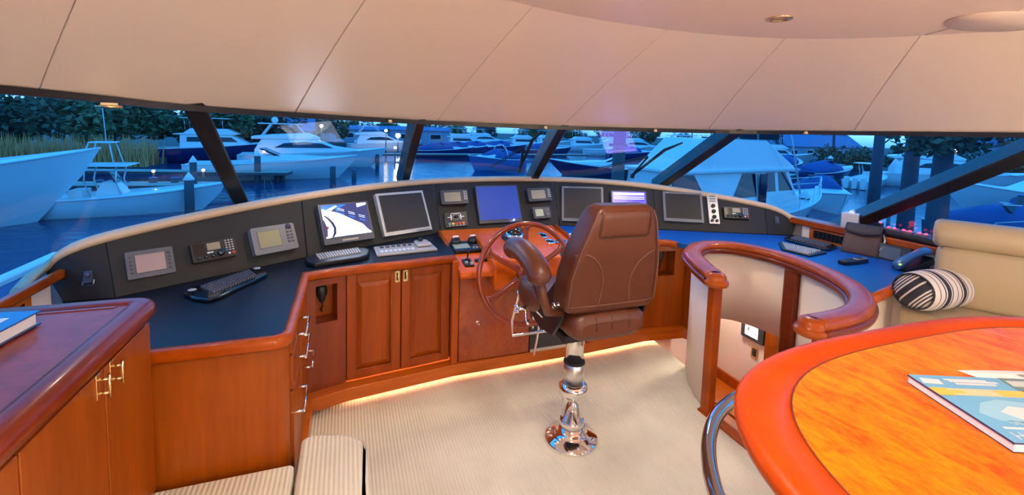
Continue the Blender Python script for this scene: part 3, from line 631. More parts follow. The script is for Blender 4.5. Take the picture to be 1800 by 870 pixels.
def door_cabinet(a, b, n, label, m, handles=True):
    M = panel_frame(a, b); W_ = (Vector(b) - Vector(a)).length
    t = thing('door_cabinet', label, 'cabinet', M=Matrix.Translation((a[0], a[1], 0)))
    g = G(); g.box(0, W_, .10, .712, -.30, -.022, M); part('body', g, m, t)
    dw = W_ / n
    for k in range(n):
        x0, x1 = k * dw + .003, (k + 1) * dw - .003; z0, z1 = .112, .704; s = .050
        g = G(); g.box(x0, x0 + s, z0, z1, -.02, 0, M).box(x1 - s, x1, z0, z1, -.02, 0, M).box(x0 + s, x1 - s, z1 - s, z1, -.02, 0, M).box(x0 + s, x1 - s, z0, z0 + s, -.02, 0, M).box(x0 + s, x1 - s, z0 + s, z1 - s, -.02, -.012, M)
        d = part('door', g, m, t, .003)
        g = G(); px0, px1, pz0, pz1 = x0 + s + .003, x1 - s - .003, z0 + s + .003, z1 - s - .003; q = .026
        r0 = [(px0, pz0), (px1, pz0), (px1, pz1), (px0, pz1)]; r1 = [(px0 + q, pz0 + q), (px1 - q, pz0 + q), (px1 - q, pz1 - q), (px0 + q, pz1 - q)]
        vs = [M @ Vector((x, z, -.012)) for x, z in r0] + [M @ Vector((x, z, -.001)) for x, z in r1]
        g.add(vs, [(0, 1, 5, 4), (1, 2, 6, 5), (2, 3, 7, 6), (3, 0, 4, 7), (4, 5, 6, 7)]); part('raised_panel', g, m, d)
        g = G()
        for (ax0, ax1, az0, az1) in ((px0 - .006, px0, pz0 - .006, pz1 + .006), (px1, px1 + .006, pz0 - .006, pz1 + .006), (px0, px1, pz1, pz1 + .006), (px0, px1, pz0 - .006, pz0)): g.box(ax0, ax1, az0, az1, -.012, .003, M)
        part('bead_moulding', g, m, d, .002)
        if handles:
            hx = (x1 - .020) if k == 0 else (x0 + .020)
            g = G(); hz = .660
            for (ax0, ax1, az0, az1) in ((hx - .014, hx - .006, hz - .032, hz + .032), (hx + .006, hx + .014, hz - .032, hz + .032), (hx - .006, hx + .006, hz + .022, hz + .032), (hx - .006, hx + .006, hz - .032, hz - .022)): g.box(ax0, ax1, az0, az1, -.001, .005, M)
            h = part('handle', g, M_['brass'], d, .0015); g = G(); g.box(hx - .006, hx + .006, hz - .022, hz + .022, -.001, .0008, M); part('handle_recess', g, M_['blackgloss'], d)
    return t
door_cabinet((-.005, 2.513), (.578, 2.590), 2, 'cherry cabinet with two raised panel doors and brass pulls', M_['cherry_door'])
door_cabinet((1.515, 2.64), (1.98, 2.64), 1, 'low cherry cabinet door behind and right of helm chair', M_['cherry'], False)

# kick boards with the hidden strip light
fronts = [(-.165, 1.99, 0), (-.165, 2.405, 0), (.0, 2.455, 0), (.590, 2.533, 0), (1.50, 2.555, 0), (1.98, 2.590, 0), (2.28, 2.555, 0), (2.33, 2.45, 0)]
t = thing('kick_board', 'low orange cherry kick board along the foot of the helm cabinets', 'kick board', (1.0, 2.5, 0))
g = G(); g.sweep([(0, .030), (0, .100), (-.06, .106), (-.06, .096), (-.012, .096), (-.012, .030)], fronts, smooth=False); part('board', g, M_['cherry_h'], t, .002)
g = G(); g.sweep([(-.10, .0), (-.10, .10), (-.11, .10), (-.11, 0)], fronts, smooth=False); part('toe_back', g, M_['mahogany'], t)
g = G(); g.sweep([(-.050, .088), (-.025, .088), (-.025, .096), (-.050, .096)], fronts[2:], smooth=False); part('strip_light', g, M_['cove'], t)
for (x0, y0, x1, y1) in ((.0, 2.455, .59, 2.533), (.59, 2.533, 1.5, 2.555), (1.5, 2.555, 2.28, 2.57)):
    L = math.hypot(x1 - x0, y1 - y0); ld = bpy.data.lights.new('strip_lamp', 'AREA'); ld.shape = 'RECTANGLE'; ld.size = L; ld.size_y = .03; ld.energy = 3.0 * L; ld.color = (1, .62, .32)
    lo = bpy.data.objects.new('strip_lamp', ld); COL.objects.link(lo); lo.location = ((x0 + x1) / 2, (y0 + y1) / 2 + .065, .085); lo.rotation_euler = (math.radians(48), 0, math.atan2(y1 - y0, x1 - x0))

# ------------------------------------------------------------------ helm console
t = helm = thing('helm_console', 'glossy burl helm console with sloping top behind the steering wheel', 'console', (1.05, 2.6, 0))
XL, XR = .605, 1.495
Mh = lambda *a: a
side = [(2.575, .10), (2.575, .60), (2.50, .640), (2.475, .655), (2.475, .676), (3.15, .762), (3.17, .74), (3.17, .10)]   # (y, z)
g = G(); g.loft([[(x, y, z) for y, z in [(2.56, .10), (2.56, .66), (2.62, .69), (3.14, .74), (3.14, .10)]] for x in (XL, XR)], smooth=False); part('body', g, M_['burl_panel'], t)
g = G(); g.box(.622, 1.075, 2.548, 2.560, .105, .640); part('front_panel', g, M_['burl_panel'], t, .003)
g = G(); g.box(1.08, 1.47, 2.544, 2.560, .105, .45); part('footwell_panel', g, M_['darkgrey'], t, .003, label='dark grey panel low behind the chair')
g = G(); g.box(1.08, 1.47, 2.535, 2.546, .105, .125); part('footwell_trim', g, M_['steel'], t, .002)
g = G(); top_rings = [[(x, 2.47, .640), (x, 2.462, .655), (x, 2.466, .674), (x, 2.485, .684), (x, 3.165, .768), (x, 3.165, .745), (x, 2.56, .655)] for x in (XL + .0, XR)]
g.loft(top_rings, smooth=False); part('sloping_top', g, M_['helm_wood'], t, .004)
for x in (XL - .012, XR - .008):
    g = G(); g.loft([[(x, y, z - .02), (x + .02, y, z - .02), (x + .02, y, z + .026), (x + .01, y, z + .032), (x, y, z + .026)] for y, z in ((2.60, .696), (3.10, .758))], smooth=False); part('raised_fiddle', g, M_['trim_wood'], t, .003)
g = G(); g.box(XL - .030, XL + .010, 2.535, 2.580, .10, .728); part('corner_post', g, M_['trim_wood'], t, .006)
g = G(); g.box(XR - .008, XR + .018, 2.540, 2.60, .10, .725); part('corner_post', g, M_['trim_wood'], t, .006)
# raised pod that carries the wheel
pod = [(2.44, .56), (2.425, .64), (2.46, .735), (2.84, .80), (2.95, .748), (2.60, .66)]
g = G(); g.loft([[(x, y, z) for y, z in pod] for x in (.80, 1.24)], smooth=False); pd = part('wheel_pod', g, M_['helm_wood'], t, .012)
for x, y, z in ((.86, 2.50, .744), (.97, 2.48, .740), (.82, 2.62, .764)): g = G(); g.ball((x, y, z), (.006, .006, .004), 8); part('cap_screw', g, M_['steel'], t)

# things on the helm
def slope_z(y): return .684 + (y - 2.485) * (.768 - .684) / .68
def on_slope(x, y, rz=0): return frame((x, y, slope_z(y) + .001), (1, 0, 0), (0, .68, .084)) @ Matrix.Rotation(rz, 4, 'Z')
t = thing('engine_monitor', 'black twin engine control panel with small screen on port part of helm', 'control panel', M=on_slope(.725, 2.80, .02))
g = G(); g.prism(rrect(.20, .16, .012), 0, .022); part('housing', g, M_['black'], t, .004, local=True)
g = G(); g.box(-.088, .012, -.045, .03, .0215, .0235); part('screen', g, M_['lcd_green'], t, local=True)
buttons(t, (.035, .055, .075), (-.05, -.035), .012, .008, .022, M_['silver']); buttons(t, (.06,), (-.01,), .04, .02, .022, M_['midgrey'])
for x in (-.06, .055):
    g = G(); g.lathe([(.034, .02), (.034, .035), (.026, .045), (.001, .047)], 18, Matrix.Translation((x, .058, 0))); part('control_base', g, M_['black'], t, local=True)
    g = G(); g.tube([(x - .022, .062, .045), (x - .015, .064, .062), (x + .015, .064, .062), (x + .022, .062, .045)], .008, 8); part('lever', g, M_['steel'], t, local=True)
t = thing('thruster_joystick', 'small black thruster joystick with toggles on port edge of helm', 'joystick', M=on_slope(.675, 2.575))
g = G(); g.prism(rrect(.055, .10, .005), 0, .008); part('plate', g, M_['black'], t, .002, local=True)
g = G(); g.lathe([(.016, .008), (.013, .02), (.005, .024), (.005, .055), (.010, .060), (.010, .074), (.001, .078)], 14, Matrix.Translation((.004, .025, 0))); part('stick', g, M_['blackgloss'], t, local=True)
for x, y in ((-.014, -.02), (.014, -.036)): knob(t, x, y, .010, .008, .014, M_['silver'])
t = thing('switch_strip', 'short black strip of small rocker switches beside the joystick', 'switch', M=on_slope(.775, 2.60, .08))
g = G(); g.prism(rrect(.10, .034, .004), 0, .008); part('plate', g, M_['black'], t, .002, local=True)
buttons(t, [-.04 + .016 * k for k in range(6)], (0,), .011, .022, .010, M_['darkgrey'], 'rocker')
t = thing('key_switch', 'square black key switch plate just left of wheel rim on helm', 'switch', M=on_slope(.875, 2.56, 0))
g = G(); g.prism(rrect(.055, .065, .004), 0, .008); part('plate', g, M_['black'], t, .002, local=True); knob(t, 0, -.008, .014, .008, .016, M_['chrome']); knob(t, 0, .02, .009, .008, .01, M_['darkgrey'])
# compass
t = thing('compass', 'black domed steering compass with chrome ring on helm pod', 'compass', M=frame((1.035, 2.76, .787), (1, 0, 0), (0, .99, .16)))
g = G(); g.lathe([(.001, -.002), (.085, -.002), (.085, .006), (.066, .012), (.001, .013)], 28); part('flange', g, M_['black'], t, local=True)
g = G(); g.lathe([(.062, .012), (.066, .02), (.060, .034), (.050, .038)], 28); part('ring', g, M_['chrome'], t, local=True)
g = G(); g.lathe([(.056, .020), (.050, .045), (.036, .066), (.016, .078), (.001, .080)], 28); part('dome', g, M_['blackgloss'], t, local=True)
# round gauges and throttle on the starboard part
for k, (x, y, r, lab) in enumerate(((1.305, 2.93, .048, 'round chrome rimmed gauge furthest back on starboard part of helm'), (1.315, 2.81, .040, 'small chrome rimmed gauge behind right side of wheel rim'), (1.40, 2.80, .040, 'chrome rimmed gauge near starboard fiddle of helm'))):
    t = thing('gauge', lab, 'gauge', M=on_slope(x, y)); g = G(); g.lathe([(r, 0), (r, .012), (r * .84, .016), (r * .82, .012)], 24); part('rim', g, M_['chrome'], t, local=True)
    g = G(); g.lathe([(.001, .008), (r * .83, .008), (r * .83, .002), (.001, .002)], 24); part('dial', g, M_['white'] if k == 0 else M_['lcd_olive'], t, local=True)
    g = G(); g.box(-.002, .002, -.006, r * .62, .0082, .0095); part('needle', g, M_['black'], t, local=True)
t = thing('throttle_lever', 'chrome twin throttle lever at starboard edge of helm', 'lever', M=on_slope(1.425, 2.66))
g = G(); g.prism(rrect(.06, .10, .02), 0, .02); part('base', g, M_['chrome'], t, .005, local=True)
for s in (-1, 1): g = G(); g.tube([(s * .016, 0, .015), (s * .018, .02, .06), (s * .02, .035, .09)], .006, 8); g.ball((s * .02, .038, .097), .012, 10); part('lever', g, M_['chrome'], t, local=True)
t = thing('start_switch', 'small black and chrome start switch right of the wheel hub', 'switch', M=on_slope(1.29, 2.60)); g = G(); g.prism(rrect(.06, .05, .004), 0, .008); part('plate', g, M_['black'], t, .002, local=True); knob(t, -.008, 0, .016, .008, .016, M_['chrome'])

# steering wheel
ang = math.radians(10)
Mw = frame((.955, 2.33, .688), (1, 0, 0), (0, math.sin(ang), math.cos(ang)))     # z toward the chair
t = thing('steering_wheel', 'varnished wooden six spoke steering wheel in front of helm console', 'steering wheel', M=Mw)
g = G(); R = .280; g.tube([(R * math.cos(a), R * math.sin(a), 0) for a in [2 * math.pi * k / 64 for k in range(64)]], .0150, 10, True); part('rim', g, M_['wheel_wood'], t, local=True)
for k in range(6):
    a = math.radians(90 + 60 * k); c, s_ = math.cos(a), math.sin(a); g = G(); rings = []
    for r, w_, h_ in ((.03, .020, .013), (.10, .018, .012), (.19, .015, .011), (.235, .016, .010), (.258, .030, .010), (.272, .052, .010)):
        rings.append([(c * r - s_ * w_ * math.cos(q), s_ * r + c * w_ * math.cos(q), .004 + h_ * math.sin(q)) for q in [2 * math.pi * j / 10 for j in range(10)]])
    g.loft(rings); sp = part('spoke', g, M_['wheel_wood'], t, local=True)
    g = G(); g.ball((c * .255, s_ * .255, .014), (.005, .005, .003), 8); part('plug', g, M_['blackgloss'], sp, local=True)
g = G(); g.lathe([(.001, -.02), (.055, -.02), (.062, 0), (.055, .018), (.038, .026), (.001, .028)], 28); part('hub', g, M_['wheel_wood'], t, local=True)
g = G(); g.lathe([(.02, .027), (.018, .036), (.001, .039)], 16); part('hub_cap', g, M_['chrome'], t, local=True)
g = G(); g.tube([(0, 0, -.02), (0, .01, -.14)], .028, 14); part('shaft', g, M_['steel'], t, local=True)

# ------------------------------------------------------------------ keyboards and pad on the port worktop
def keyboard(outline, keys, z, label, body, keym, th=.018, rest=None):
    """outline: plan polygon; keys: 4 corners (tl,tr,br,bl) of the key field"""
    cx = sum(p[0] for p in outline) / len(outline); cy = sum(p[1] for p in outline) / len(outline)
    t = thing('keyboard', label, 'keyboard', (cx, cy, z))
    g = G(); g.prism(outline, z, z + th); part('body', g, body, t, .006, 3)
    a, b, c, d = [Vector((p[0], p[1], 0)) for p in keys]; g = G(); nu, nv = 17, 6
    for i in range(nu):
        for j in range(nv):
            f = lambda u, v: (a.lerp(b, u)).lerp(d.lerp(c, u), v)
            u0, u1, v0, v1 = (i + .08) / nu, (i + .92) / nu, (j + .1) / nv, (j + .9) / nv
            q = [f(u0, v0), f(u1, v0), f(u1, v1), f(u0, v1)]; m_ = sum(q, Vector()) / 4
            vs = [(p.x, p.y, z + th - .001) for p in q] + [tuple((m_ + (p - m_) * .74) + Vector((0, 0, z + th + .008))) for p in q]
            g.add(vs, [(0, 1, 5, 4), (1, 2, 6, 5), (2, 3, 7, 6), (3, 0, 4, 7), (4, 5, 6, 7)])
    part('keys', g, keym, t, kind='stuff')
    if rest:
        g = G(); g.prism(rest, z, z + th + .004); part('wrist_rest', g, M_['black'], t, .006, 3)
    return t
kb = keyboard([(-.655, 2.235), (-.640, 2.30), (-.475, 2.525), (-.435, 2.545), (-.385, 2.50), (-.365, 2.43), (-.40, 2.345), (-.455, 2.255), (-.500, 2.160), (-.535, 2.125), (-.60, 2.165)],
              [(-.610, 2.295), (-.455, 2.495), (-.405, 2.395), (-.535, 2.195)], .7515, 'black ergonomic keyboard at left end of the black worktop', M_['blackgloss'], M_['midgrey'], .016)
for p in ((-.630, 2.262), (-.425, 2.525)): g = G(); g.ball((p[0], p[1], .768), (.018, .016, .004), 10); part('button_cluster', g, M_['silver'], kb)
keyboard([(-.215, 2.640), (-.200, 2.565), (-.160, 2.515), (.070, 2.585), (.112, 2.63), (.125, 2.735), (.095, 2.780), (.05, 2.785), (-.17, 2.695)], [(-.165, 2.680), (.060, 2.765), (.075, 2.665), (-.140, 2.580)], .7515, 'black and silver keyboard in front of the camera picture monitor', M_['black'], M_['silver'], .024)
t = thing('keypad', 'flat pale grey control pad with joystick on worktop left of the helm', 'control panel', (.33, 2.76, .7515))
g = G(); g.prism([(.160, 2.640), (.515, 2.690), (.500, 2.880), (.150, 2.820)], .7515, .766); part('base', g, M_['silver'], t, .004)
g = G(); g.prism([(.40, 2.73), (.49, 2.745), (.475, 2.85), (.39, 2.84)], .766, .790); part('raised_end', g, M_['silver'], t, .012, 3)
g = G(); g.tube([(.425, 2.80, .785), (.43, 2.80, .812)], [.012, .016], 10); part('joystick', g, M_['black'], t)
for k in range(6): g = G(); x = .195 + .034 * k; y = 2.785 + .0055 * k; g.box(x - .011, x + .011, y - .011, y + .011, .765, .772); part('button', g, M_['darkgrey'], t, .002)
for k in range(8): g = G(); x = .19 + .026 * k; y = 2.70 + .004 * k; g.box(x - .009, x + .009, y - .018, y + .018, .765, .769); part('button', g, M_['white'], t, .002)

# ================================================================== HELM CHAIR
t = thing('helm_chair', 'brown leather helm chair on a polished steel pedestal facing the wheel', 'chair', (1.03, 1.87, 0.0))
def sup(hw, hd, cy, z, n=7.0, k=36, cx=0.03):
    out = []
    for j in range(k):
        a = 2 * math.pi * j / k; c, s_ = math.cos(a), math.sin(a)
        out.append((cx + hw * math.copysign(abs(c) ** (2 / n), c), cy + hd * math.copysign(abs(s_) ** (2 / n), s_), z))
    return out
BK = [(.735, .180, -.175, .055), (.745, .206, -.178, .070), (.765, .220, -.18, .077), (.90, .216, -.20, .078), (1.02, .192, -.230, .076), (1.11, .164, -.255, .072), (1.165, .146, -.270, .066), (1.192, .132, -.276, .056), (1.207, .110, -.278, .036)]
def bk(z):
    for a, b in zip(BK, BK[1:]):
        if z <= b[0]: u = (z - a[0]) / (b[0] - a[0]); return [p + (q - p) * u for p, q in zip(a, b)]
    return BK[-1]
def rear(x, z, off=0.0):
    _, hw, cy, hd = bk(z); q = min(.995, abs((x - .03) / hw)); return (x, cy - hd * (1 - q ** 7) ** (1 / 7) - off, z)
g = G(); g.loft([sup(hw, hd, cy, z) for z, hw, cy, hd in BK]); bk_o = part('backrest', g, M_['leather'], t, local=True)
g = G(); rows = []
for i in range(13):
    x0 = .03 + (-.118 + .236 * i / 12); rows.append([rear(x0 * (1 - .0 * j), 1.075 + .118 * j / 8, .0 if i in (0, 12) or j in (0, 8) else .003) for j in range(9)])
g.slab(rows, .008, (0, 1, 0)); part('headrest_panel', g, M_['leather'], bk_o, local=True)
seam = [rear(.03 - .118, 1.185)] + [rear(.03 - .118 + .0, z) for z in (1.15, 1.11, 1.085)] + [rear(x, 1.074) for x in (-.07, -.03, .03, .09, .13)] + [rear(.148, z) for z in (1.085, 1.11, 1.15, 1.185)]
g = G(); g.tube(seam, .0025, 6); part('stitched_seam', g, M_['leather_dark'], bk_o, local=True)
for s in (-1, 1):
    pts = cr([rear(.03 + s * .20, 1.00, .001), rear(.03 + s * .15, 1.005, .001), rear(.03 + s * .095, .96, .001), rear(.03 + s * .066, .89, .001), rear(.03 + s * .068, .83, .001), rear(.03 + s * .075, .775, .001)], 6)
    g = G(); g.tube(pts, .0032, 6); part('stitched_seam', g, M_['leather_light'], bk_o, local=True)
g = G(); g.tube(cr([rear(.03 + x, .775, .001) for x in (-.20, -.1, 0, .1, .20)], 4), .0028, 6); part('stitched_seam', g, M_['leather_light'], bk_o, local=True)
for s in (-1, 1):
    pts = []
    for k in range(11): z = .775 + (1.185 - .775) * k / 10; _, hw, cy, hd = bk(z); pts.append((.03 + s * hw * .955, cy - hd * .93, z))
    g = G(); g.tube(pts, .0035, 6); part('piping', g, M_['leather_light'], bk_o, local=True)
# seat cushion
def ring_y(hw, z0, z1, y, n=3.6, k=24):
    out = []; zc, hz = (z0 + z1) / 2, (z1 - z0) / 2
    for j in range(k):
        a = 2 * math.pi * j / k; c, s_ = math.cos(a), math.sin(a); out.append((.03 + hw * math.copysign(abs(c) ** (2 / n), c), y, zc + hz * math.copysign(abs(s_) ** (2 / n), s_)))
    return out
g = G(); g.loft([ring_y(.14, .645, .70, -.262), ring_y(.165, .622, .725, -.252), ring_y(.178, .610, .738, -.232), ring_y(.185, .606, .742, -.19), ring_y(.195, .606, .742, .1), ring_y(.19, .606, .744, .22), ring_y(.175, .615, .735, .255), ring_y(.14, .64, .71, .272)])
seat = part('seat', g, M_['leather'], t, local=True)
for x in (-.075, .0, .085):
    g = G(); g.tube([(.03 + x, -.10, .7425), (.03 + x, -.19, .741), (.03 + x, -.234, .735), (.03 + x, -.255, .718), (.03 + x, -.262, .69), (.03 + x, -.262, .665)], .003, 6); part('pleat', g, M_['leather_dark'], seat, local=True)
g = G(); g.prism([(-.14, -.16), (.20, -.16), (.20, .2), (-.14, .2)], .572, .606); part('seat_frame', g, M_['rubber'], t, .006, local=True)
for s in (-1, 1):
    x = .03 + s * .205
    g = G(); M = Matrix(((0, 0, 1, x - .007), (1, 0, 0, 0), (0, 1, 0, 0), (0, 0, 0, 1)))
    g.prism([(-.21, .78), (-.20, .70), (-.12, .60), (.02, .575), (.12, .60), (.05, .70), (-.06, .78), (-.14, .86), (-.20, .86)], 0, .014, M); part('side_bracket', g, M_['black'], t, .003, local=True)
    g = G(); g.tube([(x - s * .02, -.185, .765), (x + s * .03, -.185, .765)], [.012, .010], 10); g.ball((x + s * .034, -.185, .765), .013, 10); part('pivot_bolt', g, M_['chrome'], t, local=True)
    if s > 0: continue                                    # the starboard armrest is folded away behind the back
    # armrest
    ax = .03 + s * .335
    pts = cr([(ax - s * .005, -.245, .895), (ax, -.245, .912), (ax, -.212, .938), (ax, -.13, .962), (ax, -.02, .970), (ax, .07, .950), (ax, .100, .932)], 4)
    N = len(pts); rad = [.012 + .038 * min(1, math.sin(math.pi * min(1, (i + .4) / N * 5) / 2)) * min(1, math.sin(math.pi * min(1, (N - 1 - i + .5) / N * 5) / 2)) for i in range(N)]
    g = G(); g.tube(pts, rad, 14); arm = part('armrest', g, M_['leather'], t, local=True)
    g = G(); g.tube([(ax, -.245, .89), (ax - s * .02, -.235, .82), (ax - s * .05, -.22, .755), (x + s * .008, -.20, .735)], [.022, .020, .018, .016], 10); part('arm_stem', g, M_['leather'], arm, local=True)
    g = G(); g.ball((ax - s * .015, -.10, .795), (.030, .12, .070), 16); part('side_wing', g, M_['leather'], t, local=True)
    g = G(); g.tube([(ax + s * .01, -.13, .745), (ax + s * .05, -.13, .745)], [.010, .008], 10)
    for k in range(4): a = math.pi * k / 2 + .4; g.ball((ax + s * .052, -.13 + .014 * math.cos(a), .745 + .014 * math.sin(a)), .008, 8)
    part('star_knob', g, M_['chrome'], t, local=True)
    g = G(); g.tube([(ax - s * .0, -.155 + .055 * math.cos(a), .725 + .055 * math.sin(a)) for a in [math.radians(-70 + 140 * k / 10) for k in range(11)]][::-1], .006, 8); part('adjuster_arc', g, M_['chrome'], t, local=True)
g = G(); g.tube([(-.255, .02, .72), (-.20, .0, .66), (-.14, -.02, .60)], .006, 8); g.ball((-.255, .02, .72), .009, 8); part('lever', g, M_['chrome'], t, local=True)
g = G(); g.tube([(-.20, .24, .70), (-.205, .26, .62), (-.215, .30, .50), (-.20, .33, .40), (.24, .33, .40), (.255, .30, .50), (.245, .26, .62), (.24, .24, .66)], .008, 8); part('footrest_bar', g, M_['chrome'], t, local=True)
g = G(); g.lathe([(.001, 0), (.130, 0), (.133, .008), (.126, .018), (.085, .030), (.066, .045), (.058, .07)], 40); part('base_flange', g, M_['chrome'], t, local=True)
for k in range(6):
    a = math.radians(60 * k + 20); g = G(); g.lathe([(.008, .02), (.008, .028), (.001, .029)], 10, Matrix.Translation((.108 * math.cos(a), .108 * math.sin(a), 0))); part('bolt', g, M_['chrome'], t, local=True)
g = G(); g.lathe([(.052, .05), (.052, .225), (.058, .232), (.070, .240), (.070, .275), (.058, .285), (.053, .290)], 32); part('lower_column', g, M_['chrome'], t, local=True)
g = G(); g.lathe([(.056, .075), (.060, .080), (.060, .10), (.056, .105), (.052, .105)], 32); part('base_ring', g, M_['chrome'], t, local=True)
g = G(); g.lathe([(.049, .285), (.049, .388), (.045, .391)], 32); part('middle_column', g, M_['steel'], t, local=True)
g = G(); g.lathe([(.046, .389), (.0515, .391), (.0515, .399), (.043, .401)], 32); part('rubber_ring', g, M_['rubber'], t, local=True)
g = G(); g.lathe([(.043, .40), (.043, .575), (.03, .58)], 32); part('upper_column', g, M_['chrome'], t, local=True)
g = G(); g.tube([(.04, .02, .53), (.085, .03, .53)], .009, 10); g.ball((.09, .03, .53), .016, 10); part('height_knob', g, M_['black'], t, local=True)

# chrome rails of the fold-down step in the footwell
t = thing('footwell_step', 'thin chrome fold-down step rails in front of the dark footwell panel', 'step', (1.08, 2.52, .1))
for pts in ([(1.09, 2.52, .44), (1.085, 2.515, .33), (1.085, 2.515, .27)], [(1.125, 2.50, .40), (1.115, 2.50, .25), (1.095, 2.51, .10)]): g = G(); g.tube(cr(pts, 4), .008, 8); part('rail', g, M_['chrome'], t)

# ================================================================== STAIRWELL WITH RAIL
cap = cr([(1.775, 1.775, .775), (1.86, 1.97, .775), (1.99, 2.19, .775), (2.19, 2.32, .775), (2.40, 2.26, .775), (2.485, 2.03, .775), (2.46, 1.76, .775), (2.36, 1.52, .775), (2.20, 1.345, .775), (1.97, 1.235, .775), (1.71, 1.215, .775)], 6)
t = thing('stair_rail', 'curved varnished wood hand rail with cream panels round the stairwell', 'railing', (2.1, 1.8, 0))
low = [(-.058, -.012), (-.062, -.022), (-.058, -.038), (-.040, -.046), (.040, -.046), (.058, -.038), (.062, -.022), (.058, -.012)]
upp = [(-.050, -.013), (-.050, .006), (-.042, .020), (-.025, .026), (.025, .026), (.042, .020), (.050, .006), (.050, -.013)]
g = G(); g.sweep(low, cap); part('rail_base', g, M_['mahogany'], t)
g = G(); g.sweep(upp, cap); part('rail_cap', g, M_['trim_wood'], t)
for c in (cap[0], cap[-1]):
    g = G(); g.lathe([(.001, -.046), (.042, -.046), (.058, -.038), (.062, -.022), (.058, -.012), (.050, -.012), (.050, .006), (.042, .020), (.025, .026), (.001, .026)], 24, Matrix.Translation(c)); part('rail_end', g, M_['trim_wood'], t)
for (x, y, r, z0, sq) in ((1.838, 1.838, .029, .0, 1), (2.475, 1.885, .045, -.42, 0), (1.815, 1.235, .034, -.0, 1)):
    g = G(); g.prism(rrect(2 * r, 2 * r, r * .5, 4, x, y), z0, .735); p_ = part('post', g, M_['mahogany'] if not sq else M_['trim_wood'], t)
    g = G(); g.lathe([(r, .715), (r * 1.25, .722), (r * 1.3, .735), (.001, .735)], 20, Matrix.Translation((x, y, 0))); part('post_collar', g, M_['mahogany'], p_)
def wallstrip(path, z0, z1, th): 
    g = G(); g.sweep([(-th / 2, z0), (th / 2, z0), (th / 2, z1), (-th / 2, z1)], [(p.x, p.y, 0) for p in path], smooth=True); return g
part('curved_panel', wallstrip(cr([(1.85, 1.868, 0), (1.89, 1.97, 0), (1.96, 2.12, 0), (2.07, 2.262, 0)], 6), .001, .735, .02), M_['cream'], t)
part('curved_panel', wallstrip(cr([(2.075, 2.265, 0), (2.20, 2.318, 0), (2.39, 2.25, 0), (2.472, 2.05, 0), (2.477, 1.935, 0)], 6), .285, .735, .016), M_['cream'], t)
part('curved_panel', wallstrip(cr([(2.468, 1.835, 0), (2.42, 1.65, 0), (2.32, 1.475, 0), (2.17, 1.34, 0), (1.98, 1.25, 0), (1.85, 1.235, 0)], 6), -.42, .735, .016), M_['cream'], t)
g = G(); g.ball((1.862, 1.955, .69), (.008, .008, .008), 10); part('latch', g, M_['mahogany'], t)
t = thing('stairs', 'varnished wood steps going down inside the curved rail', 'stairs', (2.2, 1.7, -.42))
g = G(); g.box(1.80, 1.862, 1.215, 1.872, -.03, .012); part('nosing', g, M_['trim_wood'], t, .006)
g = G(); g.box(1.846, 1.862, 1.22, 2.0, -.20, -.03); part('riser', g, M_['cherry_dark'], t)
g = G(); g.box(1.85, 2.22, 1.23, 2.70, -.22, -.195); part('tread', g, M_['cherry_h'], t, .004)
g = G(); g.box(2.19, 2.235, 1.23, 2.70, -.225, -.185); part('tread_edge', g, M_['trim_wood'], t, .004)
g = G(); g.box(2.20, 2.216, 1.23, 2.70, -.40, -.225); part('riser', g, M_['cherry_dark'], t)
g = G(); g.box(2.20, 2.75, 1.23, 2.70, -.42, -.398); part('tread', g, M_['cherry_h'], t, .004)
g = G(); g.box(2.735, 2.753, 1.23, 2.70, -.398, -.32); part('skirting', g, M_['trim_wood'], t, .003)
g = G(); g.box(2.755, 2.777, 1.47, 2.75, -.45, .70); struct('wall_stair_lobby', g, M_['cream'])
g = G(); g.box(1.84, 2.752, 2.705, 2.72, -.45, .40); struct('wall_stair_forward', g, M_['cream'])
g = G(); g.box(2.738, 2.757, 1.88, 2.265, -.398, .62); single('door_jamb', g, M_['cherry'], 'cherry door panel on the lower stairwell wall', 'door', bevel=.003)
t = thing('alarm_display', 'small black framed lit screen on the stairwell wall', 'display', M=frame((2.754, 2.372, .10), (0, -1, 0), (0, 0, 1)))
g = G(); g.prism(rrect(.19, .125, .006), 0, .018); part('housing', g, M_['darkgrey'], t, .003, local=True)
g = G(); g.box(-.06, .05, -.038, .042, .017, .019); part('screen', g, M_['scr_white'], t, local=True)
for x, y, w_, h_, m in ((-.03, .01, .012, .03, 'lcd_olive'), (.0, .02, .03, .004, 'scr_blue'), (.005, .0, .04, .004, 'lcd_pink'), (.0, -.02, .05, .003, 'scr_blue')): g = G(); g.box(x - w_ / 2, x + w_ / 2, y - h_ / 2, y + h_ / 2, .0188, .0196); part('screen_mark', g, M_[m], t, local=True)
t = thing('wall_outlet', 'gold rimmed black socket plate under the stairwell screen', 'socket', M=frame((2.754, 2.352, -.045), (0, -1, 0), (0, 0, 1)))
g = G(); g.prism(rrect(.058, .085, .004), 0, .006); part('plate', g, M_['brass'], t, .001, local=True)
g = G(); g.box(-.016, .016, -.028, .028, .005, .009); part('insert', g, M_['black'], t, .002, local=True)
for y in (-.012, .012): g = G(); g.box(-.006, .006, y - .004, y + .004, .0085, .0105); part('rocker', g, M_['midgrey'], t, local=True)
M = frame((2.30, 1.90, .265), (1, 0, 0), (0, -1, 0))
t = thing('ceiling_light', 'small lamp under the counter lighting the stairwell', 'light', (2.55, 2.45, .70)); g = G(); g.lathe([(.001, .716), (.05, .716), (.05, .70), (.001, .70)], 20, Matrix.Translation((2.55, 2.45, 0))); part('lens', g, M_['lamp'], t)
ld = bpy.data.lights.new('stair_lamp', 'POINT'); ld.energy = 18; ld.color = (1, .86, .68); ld.shadow_soft_size = .04; lo = bpy.data.objects.new('stair_lamp', ld); COL.objects.link(lo); lo.location = (2.55, 2.45, .60)

